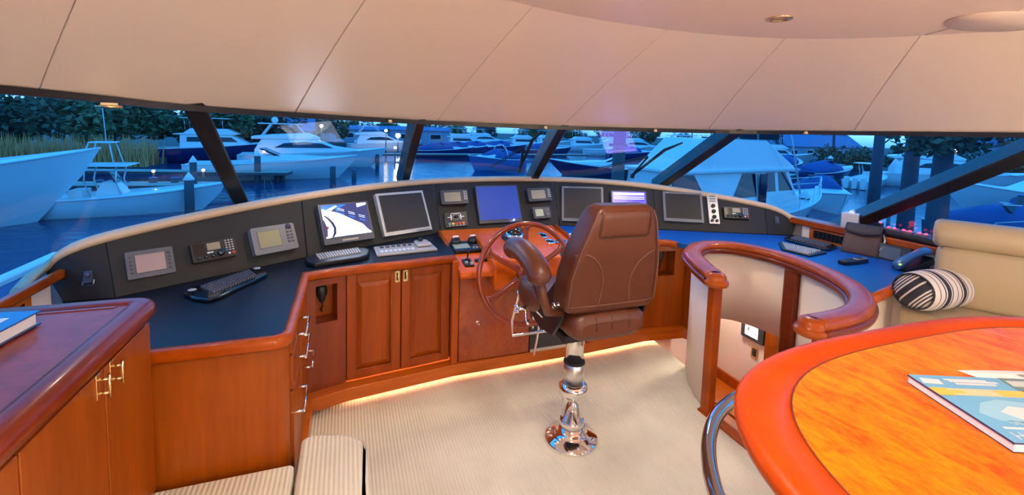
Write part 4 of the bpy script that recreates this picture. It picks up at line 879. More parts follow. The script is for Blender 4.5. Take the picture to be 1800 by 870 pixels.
# ================================================================== STARBOARD COUNTER
cp = [(1.517, 2.645), (1.985, 2.645), (2.13, 2.60), (2.20, 2.41), (2.36, 2.365), (2.475, 2.30), (2.545, 2.16), (2.56, 2.0), (2.535, 1.80), (2.47, 1.63), (2.37, 1.475), (2.36, 1.415), (2.70, 1.505), (3.235, 1.545), (3.235, 2.46), (3.04, 2.56), (2.29, 2.90), (1.60, 3.20), (1.517, 3.20)]
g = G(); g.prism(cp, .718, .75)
rt = single('worktop', g, M_['counter_blue_lit'], 'curved worktop with painted-in blue window light on starboard side behind the stair rail', 'worktop', bevel=.001)
g = G(); g.sweep(edge_prof, [(1.517, 2.645, .75), (1.985, 2.645, .75), (2.13, 2.60, .75), (2.16, 2.52, .75)]); part('edge_moulding', g, M_['trim_wood'], rt)
g = G(); g.sweep(edge_prof, [(2.33, 1.408, .75), (2.70, 1.505, .75), (3.2, 1.535, .75)]); part('edge_moulding', g, M_['trim_wood'], rt)
g = G(); g.prism([(2.30, 1.42), (2.70, 1.525), (3.23, 1.56), (3.23, 1.60), (2.70, 1.565), (2.30, 1.46)], .0, .716); single('end_panel', g, M_['cream'], 'plain cream panel closing the starboard counter beside the settee', 'panel', bevel=.003)
g = G(); g.box(2.305, 2.33, 2.42, 2.62, .10, .716); single('return_panel', g, M_['cherry'], 'narrow cherry return panel between console and stair rail', 'panel', bevel=.003)

keyboard([(2.715, 2.175), (2.870, 2.330), (2.905, 2.325), (2.965, 2.055), (2.945, 2.035), (2.745, 2.00)], [(2.875, 2.305), (2.935, 2.065), (2.760, 2.025), (2.738, 2.165)], .7515, 'silver slim keyboard lying at the front on the blue-lit worktop', M_['black'], M_['silver'], .010)
keyboard([(2.985, 2.37), (3.03, 2.415), (3.17, 2.46), (3.205, 2.43), (3.195, 2.16), (3.165, 2.12), (3.03, 2.075), (2.975, 2.10)], [(3.16, 2.42), (3.165, 2.16), (3.045, 2.12), (3.03, 2.37)], .7515, 'black wide keyboard behind the silver one on the blue-lit worktop', M_['blackgloss'], M_['midgrey'], .016)
# brown bag leaning on the ledge
t = thing('pouch', 'brown fabric pouch with flap leaning against the starboard ledge', 'bag', (3.12, 1.97, .7515))
M = frame((3.105, 2.06, .752), V(.07, -.21, 0), V(.085, .015, .19)); 
g = G(); rings = []
for y, w_, d in ((0, .205, .030), (.015, .212, .050), (.06, .21, .056), (.12, .205, .046), (.17, .198, .030), (.20, .19, .018)): rings.append([(.102 + p[0], y, -.02 + p[1]) for p in rrect(w_, d, d * .42, 3)])
g.loft(rings, M=M); part('body', g, mat('brown_fabric', srgb(84, 66, 62), 0.75, bump=(300, .2)), t)
g = G(); rows = []
for i in range(13):
    u = i / 12; x = .002 + .20 * u; dp = .055 + .022 * math.sin(math.pi * u)
    rows.append([(x, .205, -.03), (x, .212, -.015), (x, .205, .0), (x, .205 - dp * .35, .006), (x, .205 - dp * .7, .010), (x, .205 - dp, .013)])
g.slab(rows, .005, (0, 0, 1), smooth=True); g.v = [tuple(M @ Vector(p)) for p in g.v]; part('flap', g, mat('dark_flap', srgb(52, 46, 52), 0.7, bump=(300, .2)), t)
g = G(); g.tube([M @ Vector(p) for p in ((.206, .16, -.01), (.222, .12, .0), (.216, .07, .005), (.206, .05, 0))], .006, 8); part('strap', g, M_['silver'], t)
t = thing('remote_phone', 'small black cordless phone lying on the blue-lit worktop by the pouch', 'phone', (2.93, 1.835, .7515))
M = frame((2.90, 1.835, .7515), (.98, .02, 0), (-.02, .98, 0)); g = G(); g.prism([(-.115, -.022), (-.02, -.028), (.10, -.02), (.125, 0), (.10, .022), (-.02, .030), (-.115, .024)], 0, .022, M); part('body', g, M_['black'], t, .005, 3)
g = G(); g.prism(rrect(.09, .036, .006, 3, .055, 0), .022, .025, M); part('keypad', g, M_['silver'], t, .001)
for i in range(4):
    for j in range(3): g = G(); g.box(.022 + .017 * i, .032 + .017 * i, -.013 + .010 * j, -.006 + .010 * j, .0248, .027, M); part('key', g, M_['darkgrey'], t)
# plotter standing at the wall
t = thing('chart_plotter', 'black bracket mounted plotter with blank screen under the starboard ledge', 'display', M=frame((3.205, 1.80, .795), V(.06, -.99, 0), V(.18, 0, 1)))
g = G(); g.prism(rrect(.17, .105, .010), -.02, .012); part('housing', g, M_['darkgrey'], t, .004, local=True)
g = G(); g.box(-.072, .038, -.040, .040, .011, .0135); part('screen', g, M_['lcd_slate'], t, local=True); knob(t, .055, -.015, .012, .012, .008, M_['silver']); buttons(t, (.055,), (.012, .028), .012, .008, .012, M_['midgrey'])
g = G(); g.box(-.09, -.075, -.043, .02, -.012, .0); g.box(.075, .09, -.043, .02, -.012, .0); g.box(-.09, .09, -.0435, -.036, -.025, .015); part('bracket', g, M_['black'], t, .002, local=True)
t = thing('power_adapter', 'small dark adapter hung under the ledge right of the plotter', 'adapter', (3.225, 1.66, .76)); g = G(); g.box(3.205, 3.25, 1.63, 1.69, .752, .82); part('body', g, M_['black'], t, .006); g = G(); g.tube([(3.222, 1.66, .82), (3.218, 1.67, .835), (3.215, 1.70, .815), (3.215, 1.72, .78), (3.21, 1.73, .756)], .005, 8); part('cable', g, M_['rubber'], t)
t = thing('desk_phone', 'blue grey desk phone handset on its base beside the striped bolster', 'phone', (3.10, 1.64, .7515))
M = frame((3.105, 1.64, .778), V(.17, -.035, .07), V(.035, .17, 0)); g = G(); g.prism(rrect(.19, .10, .012, 4), -.012, .022, M); part('base', g, M_['black'], t, .006)
g = G(); rings = []
for x, w_, h_, zz in ((-.11, .02, .012, .034), (-.10, .032, .022, .042), (-.05, .028, .016, .056), (.0, .026, .015, .060), (.06, .028, .018, .058), (.11, .034, .024, .048), (.125, .02, .014, .044)): rings.append([tuple(M @ Vector((x, w_ * math.cos(k * math.pi / 6), zz + h_ * math.sin(k * math.pi / 6)))) for k in range(12)])
g.loft(rings); part('handset', g, mat('blue_grey_plastic', srgb(64, 104, 148), 0.3), t)
g = G(); g.ball(tuple(M @ Vector((-.10, -.02, .055))), (.008, .008, .005), 8); part('light', g, mat('green_led', srgb(150, 230, 90), .3, emit=srgb(150, 240, 80), es=2), t)

# on the starboard ledge
t = thing('tissue_box', 'white patterned tissue cube standing on the starboard ledge', 'box', (3.30, 2.13, .886), .35)
g = G(); g.box(-.05, .05, -.05, .05, 0, .105); part('carton', g, mat('tissue_carton', srgb(190, 192, 204), .7, var=.12, vscale=60), t, .003, local=True)
g = G(); rows = [[(-.03 + .06 * i / 6, (-.022 + .044 * j / 4) , .104 + .020 * math.sin(math.pi * i / 6) * math.sin(math.pi * j / 4) * (1 + .5 * math.sin(i * 2.3 + j))) for j in range(5)] for i in range(7)]; g.slab(rows, .001, (0, 0, 1)); part('tissue', g, M_['paper'], t, local=True)
t = thing('handheld_radio', 'small black handheld radio with white label standing behind the ledge', 'radio', (3.315, 1.965, .886))
g = G(); g.prism(rrect(.030, .045, .006, 3, 3.315, 1.965), .886, .955); part('body', g, M_['black'], t, .004); g = G(); g.tube([(3.32, 1.98, .95), (3.32, 1.98, 1.02)], .004, 8); part('antenna', g, M_['rubber'], t)
g = G(); g.box(3.298, 3.3005, 1.952, 1.978, .900, .930); part('label', g, M_['white'], t); g = G(); g.ball((3.312, 1.955, .958), .006, 8); part('light', g, M_['led_red'], t)
for k, (lab) in enumerate(('clear charger with two red lights nearest the handheld radio', 'middle clear charger with two red lights on the starboard ledge', 'clear charger with two red lights nearest the settee back')):
    y = 1.885 - .085 * k; t = thing('charger', lab, 'charger', (3.315, y, .886), 0, 'red lit chargers on the ledge')
    g = G(); g.prism(rrect(.045, .065, .008, 3), 0, .05); part('body', g, mat('frosted_plastic', srgb(120, 110, 124), .35), t, .005, local=True)
    for s in (-1, 1): g = G(); g.ball((-.01, s * .017, .053), (.009, .009, .006), 8); part('light', g, M_['led_red'], t, local=True)
t = thing('dark_cloth', 'rolled black cloth lying along the starboard ledge before the chargers', 'cloth', (3.265, 1.80, .886))
g = G(); g.tube([(3.262, 2.02, .895), (3.262, 1.98, .905), (3.266, 1.90, .907), (3.264, 1.80, .909), (3.262, 1.70, .906), (3.262, 1.62, .898), (3.262, 1.60, .892)], [.008, .018, .021, .022, .021, .018, .006], 12); part('roll', g, M_['rubber'], t)
ld = bpy.data.lights.new('charger_glow', 'POINT'); ld.energy = .16; ld.color = (1, .05, .08); ld.shadow_soft_size = .02; lo = bpy.data.objects.new('charger_glow', ld); COL.objects.link(lo); lo.location = (3.30, 1.80, .965)
t = thing('cable_coil', 'small coil of pale blue cable at the settee end of the ledge', 'cable', (3.31, 1.56, .886)); g = G(); g.tube([(3.31 + .028 * math.cos(a), 1.56 + .04 * math.sin(a), .893 + .0012 * k + .012 * math.sin(a * .5)) for k, a in enumerate([2 * math.pi * j / 14 for j in range(30)])], .006, 8); part('coil', g, mat('pale_blue_cable', srgb(120, 160, 200), .4), t)

# ================================================================== SETTEE
t = thing('settee', 'tan leather settee with padded roll back at the starboard end', 'settee', (3.0, 1.0, .28))
sp = [(2.655, 1.445), (2.735, 1.478), (3.20, 1.48), (3.30, 1.2), (3.30, .3), (2.74, .3), (2.62, .9), (2.60, 1.2)]
g = G(); g.prism(sp, .28, .53); part('base', g, M_['cream'], t, .01)
g = G(); g.prism(sp, .532, .66); part('seat_cushion', g, M_['leather_cream'], t, .03, 4)
d = V(.50, -.866, 0); nrm = V(-.866, -.50, 0); o_ = V(2.94, 1.455, 0)
def backring(u, zs): return [tuple(o_ + d * u + nrm * q[0] + Z * q[1]) for q in zs]
def cushion(name, u0, u1, z0, z1, f, bk, r=.03):
    prof = [(bk, z0 + r), (bk + r * .3, z0), (f - r, z0), (f - r * .3, z0 + r * .3), (f, z0 + r), (f, z1 - r), (f - r * .3, z1 - r * .3), (f - r, z1), (bk + r, z1), (bk, z1 - r)]
    c = [sum(p[k] for p in prof) / len(prof) for k in (0, 1)]; sh = lambda s: [(c[0] + (p[0] - c[0]) * s, c[1] + (p[1] - c[1]) * s) for p in prof]
    n = 8; rings = [backring(u0, sh(.72)), backring(u0 + .008, sh(.9)), backring(u0 + .025, sh(1))] + [backring(u0 + (u1 - u0) * k / n, sh(1)) for k in range(1, n)] + [backring(u1 - .025, sh(1)), backring(u1, sh(.75))]
    g = G(); g.loft(rings); return part(name, g, M_['leather_cream'], t)
cushion('back_cushion', 0, .80, .655, .965, .06, -.08)
cushion('back_roll', -.02, .80, .955, 1.095, .085, -.08, .055)

t = thing('bolster_pillow', 'navy and white striped round bolster pillow lying on the settee', 'pillow', M=frame((2.79, 1.375, .757), V(0, .8, .6), V(.07, -.6, .8)))
# local z = along the axis (x cross y)
stripe = stripes('bolster_stripe', [(0, srgb(226, 216, 204)), (.16, srgb(44, 44, 56)), (.22, srgb(226, 216, 204)), (.30, srgb(44, 44, 56)), (.52, srgb(226, 216, 204)), (.58, srgb(44, 44, 56)), (.64, srgb(226, 216, 204)), (.90, srgb(44, 44, 56)), (.94, srgb(226, 216, 204))], 'Z', 7.4)
capm = stripes('bolster_end_stripe', [(0, srgb(220, 212, 204)), (.02, srgb(44, 44, 56)), (.16, srgb(220, 212, 204)), (.20, srgb(60, 58, 70)), (.235, srgb(220, 212, 204)), (.265, srgb(60, 58, 70)), (.30, srgb(220, 212, 204)), (.33, srgb(60, 58, 70)), (.365, srgb(220, 212, 204)), (.395, srgb(60, 58, 70)), (.43, srgb(220, 212, 204)), (.60, srgb(60, 58, 70)), (.635, srgb(220, 212, 204)), (.665, srgb(60, 58, 70)), (.70, srgb(220, 212, 204)), (.73, srgb(60, 58, 70)), (.765, srgb(220, 212, 204)), (.80, srgb(44, 44, 56)), (.98, srgb(220, 212, 204))], 'X', 5.4)
L = .185; g = G(); rings = []
for k in range(15):
    u = -1 + 2 * k / 14; r = .090 + .010 * (1 - u * u) - (.006 if abs(u) > .97 else 0)
    rings.append([(r * math.cos(a) * (1 + .012 * math.sin(5 * a + k)), r * math.sin(a) * (1 + .012 * math.sin(4 * a + k)), u * L) for a in [2 * math.pi * j / 40 for j in range(40)]])
g.loft(rings, cap=False); part('cover', g, stripe, t, local=True)
for s in (-1, 1):
    g = G(); g.loft([[(r * math.cos(a), r * math.sin(a), s * (L + z_)) for a in [2 * math.pi * j / 40 for j in range(40)]] for r, z_ in ((.085, -.002), (.06, .018), (.03, .026), (.002, .028))]); part('end_cap', g, capm, t, local=True)
    g = G(); g.tube([(.086 * math.cos(a), .086 * math.sin(a), s * L) for a in [2 * math.pi * j / 40 for j in range(40)]], .004, 6, True); part('piping', g, mat('bolster_piping', srgb(60, 58, 66), .8), t, local=True)

# ================================================================== DINING TABLE
def sel(a, b, n, cx, cy, k=96):
    out = []
    for j in range(k):
        q = 2 * math.pi * j / k; c, s_ = math.cos(q), math.sin(q); out.append((cx + a * math.copysign(abs(c) ** (2 / n), c), cy + b * math.copysign(abs(s_) ** (2 / n), s_)))
    return out
t = thing('dining_table', 'large glossy orange burl dining table with rounded corners, cut by the frame', 'table', (1.25, .03, .28))
r3 = lambda pl, z: [(x, y, z) for x, y in pl]
g = G(); g.loft([r3(sel(.645, .615, 3.2, 1.25, .03), 1.0), r3(sel(.655, .625, 3.2, 1.25, .03), 1.0298)], smooth=False); part('burl_field', g, M_['table_burl'], t)
g = G(); o0, i0 = sel(.712, .682, 3.3, 1.25, .03), sel(.6555, .6255, 3.2, 1.25, .03)
lv = [r3(i0, 1.0), r3(i0, 1.0298), r3(sel(.712, .682, 3.3, 1.25, .03), 1.0298), r3(sel(.724, .694, 3.3, 1.25, .03), 1.027), r3(sel(.730, .70, 3.3, 1.25, .03), 1.018), r3(sel(.728, .698, 3.3, 1.25, .03), 1.006), r3(sel(.718, .688, 3.3, 1.25, .03), 1.0)]
g.loft(lv, cap=False); part('border_band', g, M_['table_band'], t)
g = G(); g.tube(r3(sel(.6552, .6252, 3.2, 1.25, .03), 1.0296), .0016, 5, True); part('inlay_line', g, M_['mahogany'], t)
g = G(); g.loft([r3(sel(.716, .686, 3.3, 1.25, .03), 1.0), r3(sel(.712, .682, 3.3, 1.25, .03), .985), r3(sel(.69, .66, 3.3, 1.25, .03), .975), r3(sel(.60, .57, 3.2, 1.25, .03), .970)]); part('underside_moulding', g, M_['mahogany'], t)
g = G(); g.lathe([(.30, .281), (.30, .30), (.10, .34), (.08, .5), (.08, .85), (.2, .968), (.001, .968)], 32, Matrix.Translation((1.35, -.05, 0))); part('pedestal', g, M_['mahogany'], t)

t = thing('grab_rail', 'thick curved polished steel rail bending round below the table edge', 'railing', (1.1, 1.0, 0))
pts = cr([(.80, .50, .60), (.81, .66, .60), (.865, .81, .60), (.97, .955, .60), (1.10, 1.065, .60), (1.24, 1.13, .60), (1.40, 1.165, .60), (1.56, 1.17, .60)], 6)
g = G(); g.tube(pts, .021, 14); part('tube', g, M_['darksteel'], t)
for p in (pts[0], pts[-1]): g = G(); g.tube([p, (p.x, p.y, .02)], .018, 12); part('leg', g, M_['darksteel'], t); g = G(); g.lathe([(.001, .001), (.04, .001), (.04, .015), (.02, .022)], 18, Matrix.Translation((p.x, p.y, 0))); part('foot', g, M_['darksteel'], t)

# text helper: flat lettering as mesh
def text_geo(s, size, M):
    cu = bpy.data.curves.new('lettering', 'FONT'); cu.body = s; cu.size = size; cu.resolution_u = 2
    o = bpy.data.objects.new('lettering', cu); COL.objects.link(o)
    dg = bpy.context.evaluated_depsgraph_get(); dg.update(); me = bpy.data.meshes.new_from_object(o.evaluated_get(dg))
    g = G(); g.add([tuple(v.co) for v in me.vertices], [tuple(p.vertices) for p in me.polygons], M=M)
    bpy.data.objects.remove(o); bpy.data.curves.remove(cu); bpy.data.meshes.remove(me); return g
# directory book on the table
bx, by = V(.955, -.295, 0).normalized(), V(.37, .93, 0).normalized()
Mb = frame((.957, .352, 1.0305), V(.93, -.367, 0), V(.367, .93, 0))
BW, BH, BT = .27, .195, .016
t = thing('directory_book', 'thick sky blue softcover directory with yellow band lying on the table', 'book', M=Mb)
g = G(); g.box(.001, BW - .001, .001, BH - .001, .001, BT - .001); part('page_block', g, M_['paper'], t, local=True)
bluec = mat('book_sky_blue', srgb(96, 172, 218), .3, coat=.4)
g = G(); g.box(0, BW, 0, BH, BT - .001, BT); cov = part('front_cover', g, bluec, t, local=True)
g = G(); g.box(0, BW, 0, BH, 0, .001); part('back_cover', g, M_['gel_navy'], t, local=True)
g = G(); g.box(-.0006, .0, 0, BH, BT - .003, BT); g.box(0, BW, -.0006, 0, BT - .0022, BT); part('cover_edge', g, M_['gel_navy'], t, local=True)
zc = BT + .0004
def print_(poly, m, dz=0): g = G(); g.prism(poly, zc + dz - .0003, zc + dz); part('cover_print', g, m, cov, local=True)
yel = mat('print_yellow', srgb(222, 190, 70), .3, coat=.4); pale = mat('print_pale_blue', srgb(140, 198, 228), .3, coat=.4); wht = mat('print_white', srgb(214, 222, 226), .3, coat=.4); cream_ = mat('print_cream', srgb(220, 204, 158), .3, coat=.4)
print_([(0, .128), (.30 * BW / .27, .128), (BW, .128), (BW, .150), (0, .150)], cream_); print_([(0, .126), (.03, .126), (.03, .150), (0, .150)], yel, .0003); print_([(.03, .134), (.055, .134), (.055, .142), (.03, .142)], yel, .0003); print_([(.115, .130), (.165, .130), (.165, .148), (.115, .148)], yel, .0003)
print_([(.02, .075), (.05, .105), (.09, .118), (.13, .112), (.15, .09), (.175, .07), (.155, .066), (.125, .055), (.10, .05), (.07, .032), (.06, .052), (.035, .055)], pale)
print_([(.06, .08), (.09, .098), (.115, .094), (.13, .08), (.10, .07), (.08, .058)], wht, .0002)
print_([(.005, .165), (.04, .163), (.045, .180), (.012, .184)], wht); 
for k, (x0, x1, y) in enumerate(((.055, .135, .178), (.065, .14, .164), (.06, .15, .172))): print_([(x0, y), (x1, y), (x1, y + .006), (x0, y + .006)], wht, .0001 * k)
print_([(.02, .034), (.09, .034), (.09, .039), (.02, .039)], wht)
part('cover_lettering', text_geo('HARBOR', .026, Matrix.Translation((.016, .008, zc))), wht, cov, local=True)
part('cover_lettering', text_geo('GUIDE', .016, Matrix.Translation((.045, .046, zc))), wht, cov, local=True)
g = G(); g.lathe([(.001, 0), (.018, 0), (.018, .0003), (.001, .0003)], 20, Matrix.Translation((.155, .045, zc))); part('cover_print', g, wht, cov, local=True); g = G(); g.lathe([(.001, 0), (.012, 0), (.012, .0003), (.001, .0003)], 20, Matrix.Translation((.155, .045, zc + .0003))); part('cover_print', g, yel, cov, local=True)
# photographs printed along the right side of the cover
tones = [mat('print_tone', srgb(*c), .3, coat=.4) for c in ((96, 128, 128), (190, 206, 200), (70, 84, 104), (226, 214, 150), (150, 160, 140), (206, 140, 70))]
pic = [((.165, .150, .215, .195), 0), ((.170, .165, .21, .185), 1), ((.165, .110, .24, .150), 2), ((.175, .115, .23, .142), 3), ((.19, .06, .26, .110), 4), ((.20, .07, .25, .10), 3), ((.235, .155, .262, .19), 5)]
for k, ((x0, y0, x1, y1), c) in enumerate(pic): print_([(x0, y0), (x1, y0), (x1 + .006, y1), (x0 + .004, y1)], tones[c], .0002 * (k % 3) + .0002)
t = thing('leaflet', 'white printed sheet tucked behind the blue book on the table', 'leaflet', (1.25, .46, 1.0305))
g = G(); rows = [[(1.135 + .30 * i / 8 + .03 * j / 4, .425 + .15 * j / 4 - .085 * i / 8, 1.0305 + (.0165 if False else .002) + .016 * math.sin(math.pi * min(1, (i / 8)))) for j in range(5)] for i in range(9)]
rows = [[(1.195 + .25 * i / 8 - .012 * j / 4, .455 + .075 * j / 4 - .10 * i / 8, 1.0315 + .004 * math.sin(math.pi * i / 8)) for j in range(5)] for i in range(9)]
g.slab(rows, .0008, (0, 0, 1)); part('sheet', g, M_['paper'], t)
g = G(); g.add([(1.27, .47, 1.0375), (1.36, .434, 1.0375), (1.359, .442, 1.0375), (1.269, .478, 1.0375)], [(0, 1, 2, 3)]); part('print_line', g, M_['lcd_green'], t)

# ================================================================== PORT SIDEBOARD
t = thing('sideboard', 'long cherry sideboard with glossy burl top and door cupboards on the port side', 'sideboard', (-.85, .4, .28))
g = G(); g.box(-1.065, -.605, -2.6, 1.690, .282, .872); part('body', g, M_['cherry'], t)
g = G(); g.prism([(-1.068, -2.6), (-.605, -2.6)] + rcorner(-.625, 1.690, .02, 0, 4) + [(-1.068, 1.71)], .872, .926); part('top', g, M_['burl_top'], t)
pth = [(-.600, -2.6, .93), (-.600, 1.65, .93)] + [(-.640 + .04 * math.cos(a), 1.665 + .04 * math.sin(a), .93) for a in [math.radians(15 * k) for k in range(7)]] + [(-1.068, 1.705, .93)]
eprof = [(.0, -.056), (.016, -.056), (.030, -.045), (.036, -.028), (.034, -.012), (.026, -.002), (.012, .003), (-.012, .003), (-.028, .000), (-.028, -.01)]
g = G(); g.sweep(eprof, pth); part('edge_moulding', g, M_['mahogany'], t)
g = G(); g.box(-1.05, -.66, 1.655, 1.667, .9255, .9285); part('inlay_line', g, M_['cherry_dark'], t)
ys = [1.688, 1.40, 1.075, .75, .42, .1, -.4, -.9]
for k in range(len(ys) - 1):
    g = G(); g.box(-.604, -.585, ys[k + 1] + .003, ys[k] - .003, .30, .860); d_ = part('door', g, M_['cherry'], t, .002)
    hy = ys[k + 1] + .032 if k % 2 == 0 else ys[k] - .038
    pull(d_, (-.586, hy, .812), (-.586, hy, .848), (.026, 0, 0), r=.0036)
    g = G(); g.box(-.5855, -.582, hy - .009, hy + .009, .798, .862); part('handle_plate', g, M_['brass'], d_, .001)
t = thing('hardback_book', 'blue hardback book with thick pages lying on the port sideboard', 'book', (-.92, 1.42, .9295), -.10)
g = G(); g.box(-.15, .108, -.155, .155, .004, .034); part('page_block', g, M_['paper'], t, local=True)
g = G(); g.box(-.155, .115, -.163, .163, .034, .0385); fc = part('front_cover', g, mat('book_blue', srgb(16, 78, 150), .3, coat=.5), t, .001, local=True)
g = G(); g.box(-.155, .115, -.163, .163, 0, .004); part('back_cover', g, M_['gel_navy'], t, .001, local=True)
g = G(); g.box(-.162, -.150, -.163, .163, 0, .0385); part('spine', g, M_['gel_navy'], t, .003, local=True)
g = G(); g.box(-.13, .078, -.12, .115, .0383, .0390); part('cover_print', g, M_['paper'], fc, local=True)

# added fill globes on stands (they light the cabin from behind the viewer)
for (x_, y_, z_), lab in zip(FILL_GLOBES, ('added glowing fill globe on a stand on the carpet behind the viewer', 'added glowing fill globe on a stand on the dinette platform behind the table')):
    zb = .002 if x_ < .9 else .281; t = thing('added_fill_lamp', lab, 'lamp', (x_, y_, zb))
    g = G(); g.lathe([(.001, 0), (.12, 0), (.12, .018), (.02, .035), (.016, z_ - zb - .115), (.001, z_ - zb - .115)], 20); part('stand', g, M_['brass'], t, local=True)
    g = G(); g.ball((0, 0, z_ - zb), .12, 24); part('globe', g, M_['globe'], t, local=True)

# ================================================================== OUTSIDE: the harbour at dusk
WZ = -3.5
g = G(); g.add([(-260, -40, WZ), (300, -40, WZ), (300, 420, WZ), (-260, 420, WZ)], [(0, 1, 2, 3)]); wo = struct('water', g, M_['water'])
# our own side decks
for s, x0, x1 in (('port', -1.75, -1.18), ('starboard', 3.42, 4.1)):
    t = thing('side_deck', 'own boat %s side deck with raised cap rail outside the window' % s, 'deck', ((x0 + x1) / 2, 1, .3))
    zd, zr = (.12, .585) if s == 'port' else (.30, .45)
    g = G(); g.box(x0, x1, -3, 3.7, -1.2, zd); part('deck', g, M_['gel_navy'], t)
    xo = x0 if s == 'port' else x1
    g = G(); g.box(xo - .04, xo + .04, -3, 3.7, zd, zr); part('bulwark', g, M_['gel_blue'], t)
    g = G(); g.box(xo - .035, xo + .035, -3, 3.7, zr, zr + .04); part('cap_rail', g, M_['gel'], t, .01)
g = G(); g.loft([[(x, y, z) for x, z in ((-1.75, -1.0), (-1.7, .2), (1.1, .45), (4.05, .2), (4.1, -1.0))] for y in (3.9, 6.0)] + [[(x, y, z) for x, z in ((-.9, -1.0), (-.6, .1), (1.1, .35), (3.0, .1), (3.2, -1.0))] for y in (8.5,)] + [[(x, y, z) for x, z in ((1.0, -1.0), (1.05, .0), (1.1, .15), (1.15, .0), (1.2, -1.0))] for y in (10.5,)], smooth=False); single('foredeck', g, M_['gel_navy'], 'own boat dark foredeck ahead of the windscreen', 'deck')
# wipers lying on the glass
def wiper(p0, p1, tip, q0, q1, label):
    p0, p1, tip, q0, q1 = [Vector(p) + V(0, .035, .03) for p in (p0, p1, tip, q0, q1)]
    t = thing('wiper', label, 'wiper', tuple(p0)); g = G(); g.tube([p0, p1], .009, 8); part('arm', g, M_['black'], t)
    g = G(); g.tube([p0.lerp(p1, -.1), p1.lerp(tip, .5), tip], [.010, .013, .006], 8); part('blade', g, M_['rubber'], t)
    for k in (0, 1): g = G(); g.tube([p1 + V(0, 0, .012 * k), q0.lerp(q1, .5) + V(0, 0, .014 * k), q1 + V(0, 0, .012 * k)], .004, 6); part('link_rod', g, M_['black'], t)
    g = G(); g.tube([p0 + V(0, .01, -.03), p0], .018, 10); part('pivot', g, M_['black'], t)
wiper((1.33, 3.44, 1.15), (1.21, 3.05, 1.34), (1.248, 2.828, 1.456), (1.21, 3.05, 1.335), (1.08, 3.41, 1.16), 'black windscreen wiper left of the centre right mullion')
wiper((2.31, 3.27, 1.115), (2.25, 3.00, 1.28), (2.375, 2.754, 1.407), (2.24, 3.03, 1.27), (1.98, 3.30, 1.15), 'black windscreen wiper on the pane right of the helm chair')

